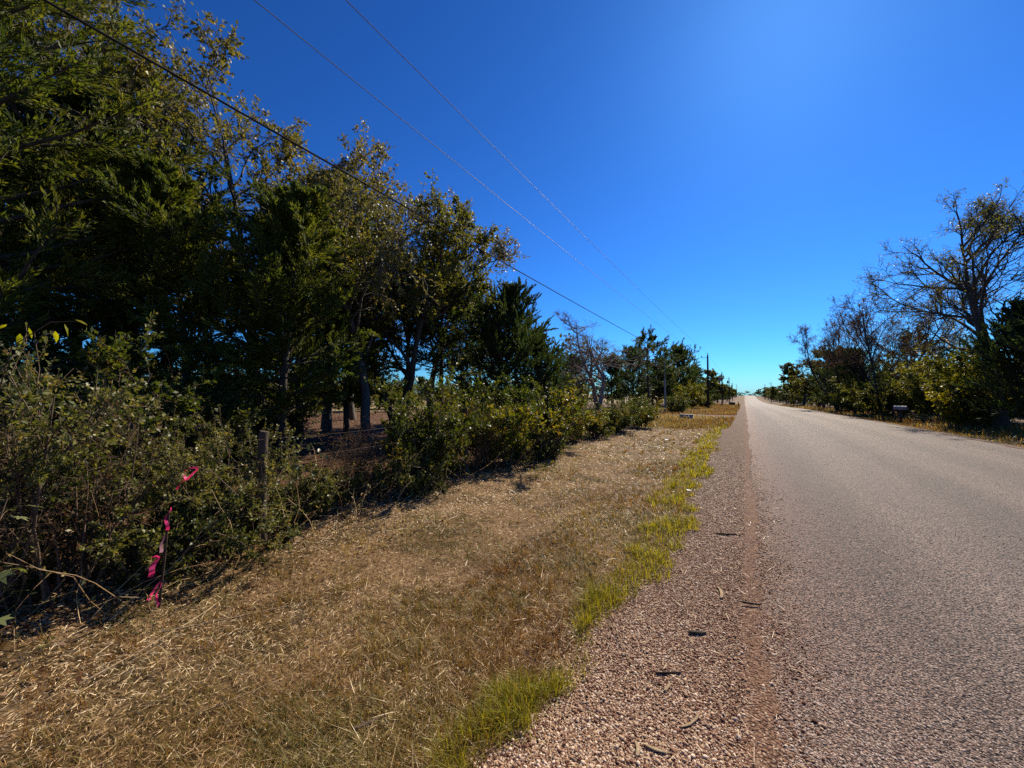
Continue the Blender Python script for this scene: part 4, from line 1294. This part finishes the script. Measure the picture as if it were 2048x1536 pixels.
sap = bpy.data.objects.new('broad_leaved_sapling', None)
COL.objects.link(sap)
sap.location = (-4.05, 0.35, float(ground(-4.05, 0.35)))
tag(sap, 'sapling with pale lobed leaves in the lower left corner', 'sapling')
g = Geo()
stem_p = np.array([[0, 0, -0.05], [0.02, 0.02, 0.25], [0.0, 0.06, 0.5], [0.03, 0.05, 0.75], [0.0, 0.1, 0.95]])
g.tube(stem_p, [0.008, 0.007, 0.006, 0.004, 0.003], 6)
rg = np.random.default_rng(77)
lm = [lobed_leaf('sapling_leaf', 0.075, M['broad_leaf'], t) for t in (0.2, 0.55, 0.9)]
spots = []
for k in range(13):
    t = rg.uniform(0.15, 1.0) * 4
    i = min(int(t), 3)
    p = stem_p[i] * (1 - (t - i)) + stem_p[i + 1] * (t - i)
    a = rg.uniform(0, 6.28)
    q = p + np.array([math.cos(a), math.sin(a), 0.25]) * rg.uniform(0.08, 0.2)
    g.tube([p, (p + q) / 2 + [0, 0, 0.015], q], [0.002, 0.0018, 0.0015], 4)
    spots.append((q, a))
add('stem', g.mesh('sapling_stem', M['twig']), sap)
for k, (q, a) in enumerate(spots):
    l = add('leaf', lm[k % 3], sap, tuple(q))
    l.rotation_euler = (rg.uniform(-0.9, -0.1), rg.uniform(-0.4, 0.4), a - math.pi / 2)
    s = rg.uniform(0.7, 1.25)
    l.scale = (s, s, s)

vine = bpy.data.objects.new('vine', None)
COL.objects.link(vine)
VX, VY = -4.05, 0.62
vine.location = (VX, VY, float(ground(VX, VY)))
tag(vine, 'climbing vine with bright yellow-green leaves above the left-edge bush', 'vine')
g = Geo()
g.tube([[-0.5, -0.35, -0.05], [-0.45, -0.3, 0.7], [-0.32, -0.22, 1.4], [-0.22, -0.14, 1.95], [-0.05, 0.0, 2.12], [0.12, 0.10, 2.13]], [0.006, 0.006, 0.005, 0.004, 0.003, 0.002], 5)
add('stem', g.mesh('vine_stem', M['twig']), vine)
for k, (px_, py_, pz_, rz, rx, s) in enumerate([(-0.14, -0.08, 2.08, 0.5, -1.0, 1.0), (-0.19, -0.11, 2.04, 1.0, -1.15, 1.2), (0.04, 0.05, 2.11, -0.4, -1.2, 1.15), (-0.02, 0.02, 2.06, 0.9, -0.9, 1.1), (0.10, 0.09, 2.14, -0.9, -0.3, 1.0), (-0.24, -0.16, 2.10, 2.2, -0.4, .9)]):
    me = np_mesh('vine_leaf', [[0, 0, 0], [0.018, 0.03, -0.004], [0.016, 0.065, -0.010], [0, 0.105, -0.022], [-0.016, 0.065, -0.010], [-0.018, 0.03, -0.004], [0, 0.045, 0.004]],
                 [[0, 1, 6], [1, 2, 6], [2, 3, 6], [3, 4, 6], [4, 5, 6], [5, 0, 6]], M['vine_leaf'], np.full(6, 0.2 + 0.13 * k))
    l = add('leaf', me, vine, (px_, py_, pz_))
    l.rotation_euler = (rx, 0.2, rz)
    l.scale = (0.75 * s, 0.75 * s, 0.75 * s)

pv = bpy.data.objects.new('vine', None)
COL.objects.link(pv)
pv.location = (-4.44, 2.12, float(ground(-4.44, 2.12)))
tag(pv, 'leafy vine sprawling over the wooden fence post and trailing to its right', 'vine')
g = Geo()
runs = [np.array([[0, 0, -0.03], [0.03, 0.05, 0.5], [0.0, 0.02, 0.95], [0.06, 0.25, 1.05], [0.10, 0.55, 0.95], [0.12, 0.85, 0.78]]),
        np.array([[0, 0.03, 0.0], [0.07, 0.0, 0.4], [0.05, 0.1, 0.8], [0.10, 0.3, 0.85], [0.14, 0.5, 0.72]]),
        np.array([[0, -0.03, 0.0], [0.06, -0.08, 0.45], [0.04, -0.2, 0.85], [0.08, -0.4, 0.95]])]
spots = []
rg = np.random.default_rng(91)
for rn in runs:
    g.tube(rn, np.linspace(0.005, 0.002, len(rn)), 5)
    for k in range(13):
        t = rg.uniform(0.25, 1.0) * (len(rn) - 1)
        i = min(int(t), len(rn) - 2)
        spots.append(rn[i] * (1 - t + i) + rn[i + 1] * (t - i) + rg.normal(0, 0.03, 3))
add('stem', g.mesh('vine_stem', M['twig']), pv)
vl = [np_mesh('post_vine_leaf', [[0, 0, 0], [0.020, 0.02, 0.004], [0.022, 0.04, 0.0], [0, 0.075, -0.012], [-0.022, 0.04, 0.0], [-0.020, 0.02, 0.004], [0, 0.035, -0.006]],
              [[0, 1, 6], [1, 2, 6], [2, 3, 6], [3, 4, 6], [4, 5, 6], [5, 0, 6]], M['broad_leaf'], np.full(6, t)) for t in (0.0, 0.4, 0.9)]
for k, q in enumerate(spots):
    l = add('leaf', vl[k % 3], pv, tuple(q))
    l.rotation_euler = (rg.uniform(-1.4, 0.2), rg.uniform(-0.6, 0.6), rg.uniform(0, 6.28))
    sc = rg.uniform(0.6, 1.15)
    l.scale = (sc, sc, sc)

# ------------------------------------------------------------------ utility poles and wires
def pole(x, y, h, label, kind, group):
    e = bpy.data.objects.new('utility_pole', None)
    COL.objects.link(e)
    e.location = (x, y, float(ground(x, y)))
    tag(e, label, 'utility pole', group)
    g = Geo()
    g.tube([[0, 0, -0.5], [0.01, 0, h * 0.5], [0.0, 0.0, h]], [0.15, 0.125, 0.095], 12)
    add('post', g.mesh('pole_post', M['pole'], smooth=True), e)
    g = Geo()
    g.tube([[0, 0, h], [0, 0, h + 0.16]], [0.03, 0.03], 8)
    g.tube([[0, 0, h + 0.12], [0, 0, h + 0.26]], [0.06, 0.045], 8)
    add('insulator', g.mesh('pole_insulator', M['porcelain']), e)
    g = Geo()
    g.tube([[0, 0, h - 0.35], [-0.45, 0, h - 0.30], [-0.78, 0, h - 0.28]], [0.035, 0.03, 0.03], 6)
    br = add('bracket', g.mesh('pole_bracket', M['metal']), e)
    g = Geo()
    g.tube([[-0.76, 0, h - 0.28], [-0.76, 0, h - 0.05]], [0.06, 0.04], 8)
    add('insulator', g.mesh('pole_insulator', M['porcelain']), br)
    if kind:
        g = Geo()
        g.tube([[-0.38, 0, h - 1.75], [-0.38, 0, h - 1.70], [-0.38, 0, h - 1.02], [-0.38, 0, h - 0.95]], [0.2, 0.23, 0.23, 0.18], 14)
        g.box((-0.16, 0, h - 1.3), (0.16, 0.08, 0.1))
        g.tube([[-0.38, 0, h - 0.95], [-0.38, 0, h - 0.7]], [0.04, 0.03], 8)
        add('transformer', g.mesh('pole_transformer', M['metal'], smooth=False), e)
    return e


GP = 'utility poles along the road'
pole(-4.15, 57.0, 7.05, 'nearest dark utility pole with a side bracket, left of the road', 0, GP)
pole(-4.1, 93.0, 7.0, 'second utility pole with a transformer, left of the road', 1, GP)
pole(-4.1, 137.0, 8.1, 'third utility pole with a transformer, left of the road', 1, GP)
pole(-5.0, 215.0, 8.6, 'tiny utility pole above the far left trees near the crest', 1, GP)
pole(-4.5, 300.0, 8.6, 'tiniest utility pole left of the crest', 0, GP)
pole(9.3, 190.0, 8.2, 'small utility pole right of the road near the crest', 0, GP)
pole(10.0, 262.0, 8.6, 'tiny utility pole beyond it, right of the crest', 0, GP)


def wire(name, pts, r, mat, label):
    g = Geo()
    g.tube(pts, r, 6, cap=False)
    return tag(add(name, g.mesh(name, mat)), label, 'wire')


def span(a, b, sag, n=40):
    t = np.linspace(0, 1, n)[:, None]
    p = np.array(a) * (1 - t) + np.array(b) * t
    p[:, 2] -= (4 * sag * t * (1 - t))[:, 0]
    return p


def chain(pts, sags):
    return np.concatenate([span(a, b, s)[(1 if k else 0):] for k, (a, b, s) in enumerate(zip(pts[:-1], pts[1:], sags))])


zp = [float(ground(-4.15, 57)), float(ground(-4.1, 93)), float(ground(-4.1, 137)), float(ground(-5, 215)), float(ground(-4.5, 300))]
comm = chain([(-4.2, -30, 5.4), (-4.2, 57, zp[0] + 5.0), (-4.2, 93, zp[1] + 4.9), (-4.2, 137, zp[2] + 5.0), (-5, 215, zp[3] + 5), (-4.5, 300, zp[4] + 5)], (0.75, 0.3, 0.4, 0.5, .5))
wire('communication_cable', comm, 0.010, M['cable'], 'thick black cable, lowest of the three overhead lines')
prim = chain([(-4.0, -30, 6.82), (-4.15, 57, zp[0] + 7.30), (-4.1, 93, zp[1] + 7.25), (-4.1, 137, zp[2] + 8.3), (-5, 215, zp[3] + 8.8), (-4.5, 300, zp[4] + 8.8)], (0.5, 0.25, 0.3, 0.5, .5))
wire('power_line', prim, 0.0056, M['line'], 'thin overhead line on top of the poles, right-hand of the two thin ones')
neut = chain([(-4.85, -30, 6.80), (-4.91, 57, zp[0] + 7.0), (-4.86, 93, zp[1] + 6.95), (-4.86, 137, zp[2] + 8.0), (-5.76, 215, zp[3] + 8.5), (-5.26, 300, zp[4] + 8.5)], (0.5, 0.25, 0.3, 0.5, .5))
wire('power_line', neut, 0.0056, M['line'], 'thin overhead line on the pole brackets, left-hand of the two thin ones')

# ------------------------------------------------------------------ mailboxes, gate, posts
def mailbox(x, y, h, s, label, rot=0.0):
    e = bpy.data.objects.new('mailbox', None)
    COL.objects.link(e)
    e.location = (x, y, float(ground(x, y)))
    e.rotation_euler = (0, 0, rot)
    tag(e, label, 'mailbox')
    g = Geo()
    g.box((0, 0, h / 2 - 0.1), (0.09, 0.09, h + 0.2))
    g.box((0, 0, h - 0.02), (0.12, 0.42 * s, 0.035))
    add('post', g.mesh('mailbox_post', M['wood']), e)
    # barrel-topped box, long side along the road
    k = 9
    ang = np.linspace(0, math.pi, k)
    prof_ = [(-0.085 * s, 0)] + [(-0.085 * s * math.cos(a), 0.11 * s + 0.085 * s * math.sin(a)) for a in ang] + [(0.085 * s, 0)]
    n = len(prof_)
    V = [[px, yy, h + pz] for yy in (-0.25 * s, 0.25 * s) for px, pz in prof_]
    F = [[i, (i + 1) % n, n + (i + 1) % n, n + i] for i in range(n)]
    for o_ in (0, n):
        for i in range(n // 2 - 1):
            F.append([o_ + i, o_ + i + 1, o_ + n - 2 - i, o_ + n - 1 - i])
    add('box', np_mesh('mailbox_box', V, F, M['metal']), e)
    g = Geo()
    g.box((0.095 * s, -0.1 * s, h + 0.14 * s), (0.012, 0.03, 0.16))
    add('flag', g.mesh('mailbox_flag', M['ribbon']), e)
    return e


mailbox(8.2, 32.6, 0.85, 1.25, 'mailbox on a low post in the grass on the right verge', 0.9)
mailbox(8.3, 88.0, 1.0, 1.1, 'small far mailbox right of the road by the turnout')

gate = bpy.data.objects.new('pipe_gate', None)
COL.objects.link(gate)
gate.location = (-7.4, 27.8, float(ground(-7.4, 27.8)))
gate.rotation_euler = (0, 0, 0.15)
tag(gate, 'low metal pipe gate behind the hedge end beside the driveway', 'gate')
for yy in (0, 1.6, 3.2):
    g = Geo()
    g.tube([[0, yy, 0.15], [0, yy, 1.2]], 0.025, 8)
    add('upright', g.mesh('gate_upright', M['metal']), gate)
for zz in (0.18, 0.42, 0.68, 0.94, 1.18):
    g = Geo()
    g.tube([[0, 0, zz], [0, 3.2, zz]], 0.02, 6)
    add('rail', g.mesh('gate_rail', M['metal']), gate)
for yy in (-0.12, 3.34):
    g = Geo()
    g.tube([[0, yy, -0.4], [0, yy, 1.35]], 0.07, 10)
    add('post', g.mesh('gate_post', M['wood']), gate)

pp = bpy.data.objects.new('pipe_post', None)
COL.objects.link(pp)
pp.location = (-6.0, 36.0, float(ground(-6.0, 36.0)))
tag(pp, 'thin tall grey pipe post beyond the gate, with a thicker lower section', 'post')
g = Geo()
g.tube([[0, 0, -0.3], [0, 0, 2.9]], 0.075, 10)
add('sleeve', g.mesh('pipe_sleeve', M['metal']), pp)
g = Geo()
g.tube([[0, 0, 2.88], [0, 0, 4.6]], [0.03, 0.02], 8)
add('pipe', g.mesh('pipe', M['metal']), pp)

mk = bpy.data.objects.new('marker_post', None)
COL.objects.link(mk)
mk.location = (-0.75, 62.0, float(ground(-0.75, 62.0)))
tag(mk, 'short dark marker post at the left edge of the road in the distance', 'marker post')
g = Geo()
g.box((0, 0, 0.35), (0.1, 0.04, 0.9))
add('post', g.mesh('marker_post', M['black_paint']), mk)
g = Geo()
g.box((0, -0.024, 0.68), (0.07, 0.004, 0.12))
add('reflector', g.mesh('marker_reflector', M['metal']), mk)

# concrete culvert end by the driveway
cv = bpy.data.objects.new('culvert_headwall', None)
COL.objects.link(cv)
cv.location = (-3.25, 27.4, float(ground(-3.25, 27.4)))
tag(cv, 'small pale concrete culvert end beside the driveway mouth', 'culvert')
g = Geo()
g.box((0, 0, 0.24), (0.8, 0.45, 0.09))
g.box((-0.29, 0, 0.015), (0.2, 0.36, 0.36))
g.box((0.29, 0, 0.015), (0.2, 0.36, 0.36))
add('headwall', g.mesh('culvert_headwall', M['concrete']), cv)
g = Geo()
k = 14
ang = np.arange(k + 1) * 2 * math.pi / k
for i in range(k):
    a, b = ang[i], ang[i + 1]
    ring = lambda t, y_, rr: [0.0 + rr * math.cos(t), y_, 0.02 + rr * math.sin(t)]
    g.put([ring(a, -0.16, .16), ring(b, -0.16, .16), ring(b, 0.8, .16), ring(a, 0.8, .16)], [[0, 1, 2, 3]])
add('pipe', g.mesh('culvert_pipe', M['black_paint']), cv)

# black mailbox-like bin by the third pole
bx = bpy.data.objects.new('utility_box', None)
COL.objects.link(bx)
bx.location = (-2.6, 108.0, float(ground(-2.6, 108.0)))
tag(bx, 'dark low box standing on the left verge near the farther poles', 'box')
g = Geo()
g.box((0, 0, 0.35), (1.25, 0.9, 0.7))
add('cabinet', g.mesh('utility_cabinet', M['black_paint']), bx)
g = Geo()
g.box((0, 0, 0.73), (1.33, 0.98, 0.06))
add('lid', g.mesh('utility_lid', M['black_paint']), bx)

# ------------------------------------------------------------------ sticks, bark and litter lying about
def stick(x, y, L, rz, r, mat, label, name='stick', bend=0.05, z=0.018, split=False):
    zz = float(max(ground(x, y), road_z(x, y) if x > 0 else -9)) + z + r * 0.7
    rg = np.random.default_rng(int(abs(x * 131 + y * 977)))
    n = 7
    t = np.linspace(-0.5, 0.5, n)
    P = np.stack([t * L, bend * L * (4 * t * t) + np.cumsum(rg.normal(0, 0.008 * L, n)), rg.normal(0, 0.06 * r, n)], -1)
    g = Geo()
    rad = r * (1.05 - 0.4 * (t + 0.5)) * rg.uniform(0.85, 1.1, n)
    rad[0] *= 0.6
    rad[-1] *= 0.5
    g.tube(P, rad, 6)
    me = g.mesh(name, M[mat])
    if split:
        for v in me.vertices:
            v.co.z *= 0.45
            v.co.y *= 1.6
    o = add(name, me, None, (x, y, zz))
    o.rotation_euler = (0, 0, rz)
    return tag(o, label, 'stick', 'sticks and stems lying on shoulder and verge')


stick(-0.30, 1.52, 0.143, 0.72, 0.0063, 'pale_wood', 'thick pale split stick nearest the bottom of the picture on the gravel', split=True)
stick(-0.33, 1.72, 0.111, 0.1, 0.0063, 'pale_wood', 'short pale bark strip lying beside the thick pale split stick', 'bark_strip', split=True)
stick(-0.40, 1.69, 0.072, 1.9, 0.0063, 'pale_wood', 'stubby pale chip next to the short pale bark strip', 'bark_strip', split=True)
stick(-0.22, 1.95, 0.130, 1.1, 0.0050, 'pale_wood', 'slender pale stick on the gravel left of the reddish road edge', split=True)
stick(-0.36, 2.22, 0.143, 0.55, 0.0063, 'dark_stick', 'black stick lying across the middle of the gravel', bend=0.02)
stick(-0.35, 2.12, 0.078, 1.5, 0.0063, 'pale_wood', 'short cream stick touching the black stick', split=True)
stick(-0.26, 2.68, 0.111, 0.5, 0.0125, 'dark_stick', 'curled dark bark flake on the gravel below the upright pale chip', 'bark_strip', split=True)
stick(-0.16, 3.30, 0.182, 1.75, 0.0088, 'pale_wood', 'pale chip pointing along the road on the gravel', 'bark_strip', split=True)
stick(0.03, 3.2, 0.130, 0.25, 0.0075, 'dark_stick', 'short dark stick at the reddish road edge')
stick(-0.17, 4.65, 0.221, 0.45, 0.0100, 'dark_stick', 'dark stick on the gravel level with the green grass bend')
stick(-0.66, 2.35, 0.42, 2.25, 0.003, 'pale_wood', 'long thin dry stem leaning out of the grass between two green tufts', 'dry_stem', bend=0.04, z=0.03)
stick(-1.62, 4.35, 0.36, 1.95, 0.006, 'pale_wood', 'broken pale stalk with a bend standing out in the brown grass', 'dry_stem', bend=0.12, z=0.03)
stick(-3.15, 1.42, 0.95, 1.0, 0.005, 'pale_wood', 'long straight pale stem lying on the straw right of the stake', 'dry_stem', bend=0.02, z=0.03)
stick(-3.35, 1.05, 0.9, 1.95, 0.006, 'pale_wood', 'long pale stem lying below the stake towards the left edge', 'dry_stem', bend=0.04, z=0.03)
stick(-2.35, 1.02, 0.32, 1.3, 0.0035, 'pale_wood', 'pale stem on the straw in the lower left', 'dry_stem', bend=0.03, z=0.03)
stick(-1.55, 1.25, 0.14, 1.1, 0.009, 'wood', 'grey bark piece lying in the brown grass near the bottom', 'bark_strip', split=True, z=0.03)
stick(-3.7, 5.3, 0.55, 1.5, 0.006, 'pale_wood', 'pale stem propped at the hedge foot below the large rounded bush', 'dry_stem', bend=0.03, z=0.04)


def scrap(x, y, s, label, seed):
    rg = np.random.default_rng(seed)
    n = 5
    a = np.linspace(-1, 1, n)
    X, Y = np.meshgrid(a, a)
    Z = rg.uniform(0, 0.5, X.shape) + 0.25 * X * X
    V = np.stack([X * s, Y * s * 0.7, Z * s * 0.7], -1).reshape(-1, 3)
    F = [[j * n + i, j * n + i + 1, (j + 1) * n + i + 1, (j + 1) * n + i] for j in range(n - 1) for i in range(n - 1)]
    o = add('paper_scrap', np_mesh('paper_scrap', V, F, M['paper']), None, (x, y, float(max(ground(x, y), road_z(x, y) if x > 0 else -9)) + (0.05 if x < 0 else 0.005)))
    o.rotation_euler = (0, 0, seed)
    tag(o, label, 'litter')


scrap(-0.72, 6.3, 0.035, 'crumpled white paper scrap caught in the green grass fringe', 3)
scrap(3.35, 6.0, 0.02, 'tiny white scrap lying on the road at the right', 5)
scrap(-2.2, 13.4, 0.09, 'white scrap in the dry brown grass past the green fringe', 8)

print('triangles', sum(sum(p.loop_total - 2 for p in m.polygons) if len(m.polygons) < 5000 else len(m.loops) - 2 * len(m.polygons) for m in bpy.data.meshes))
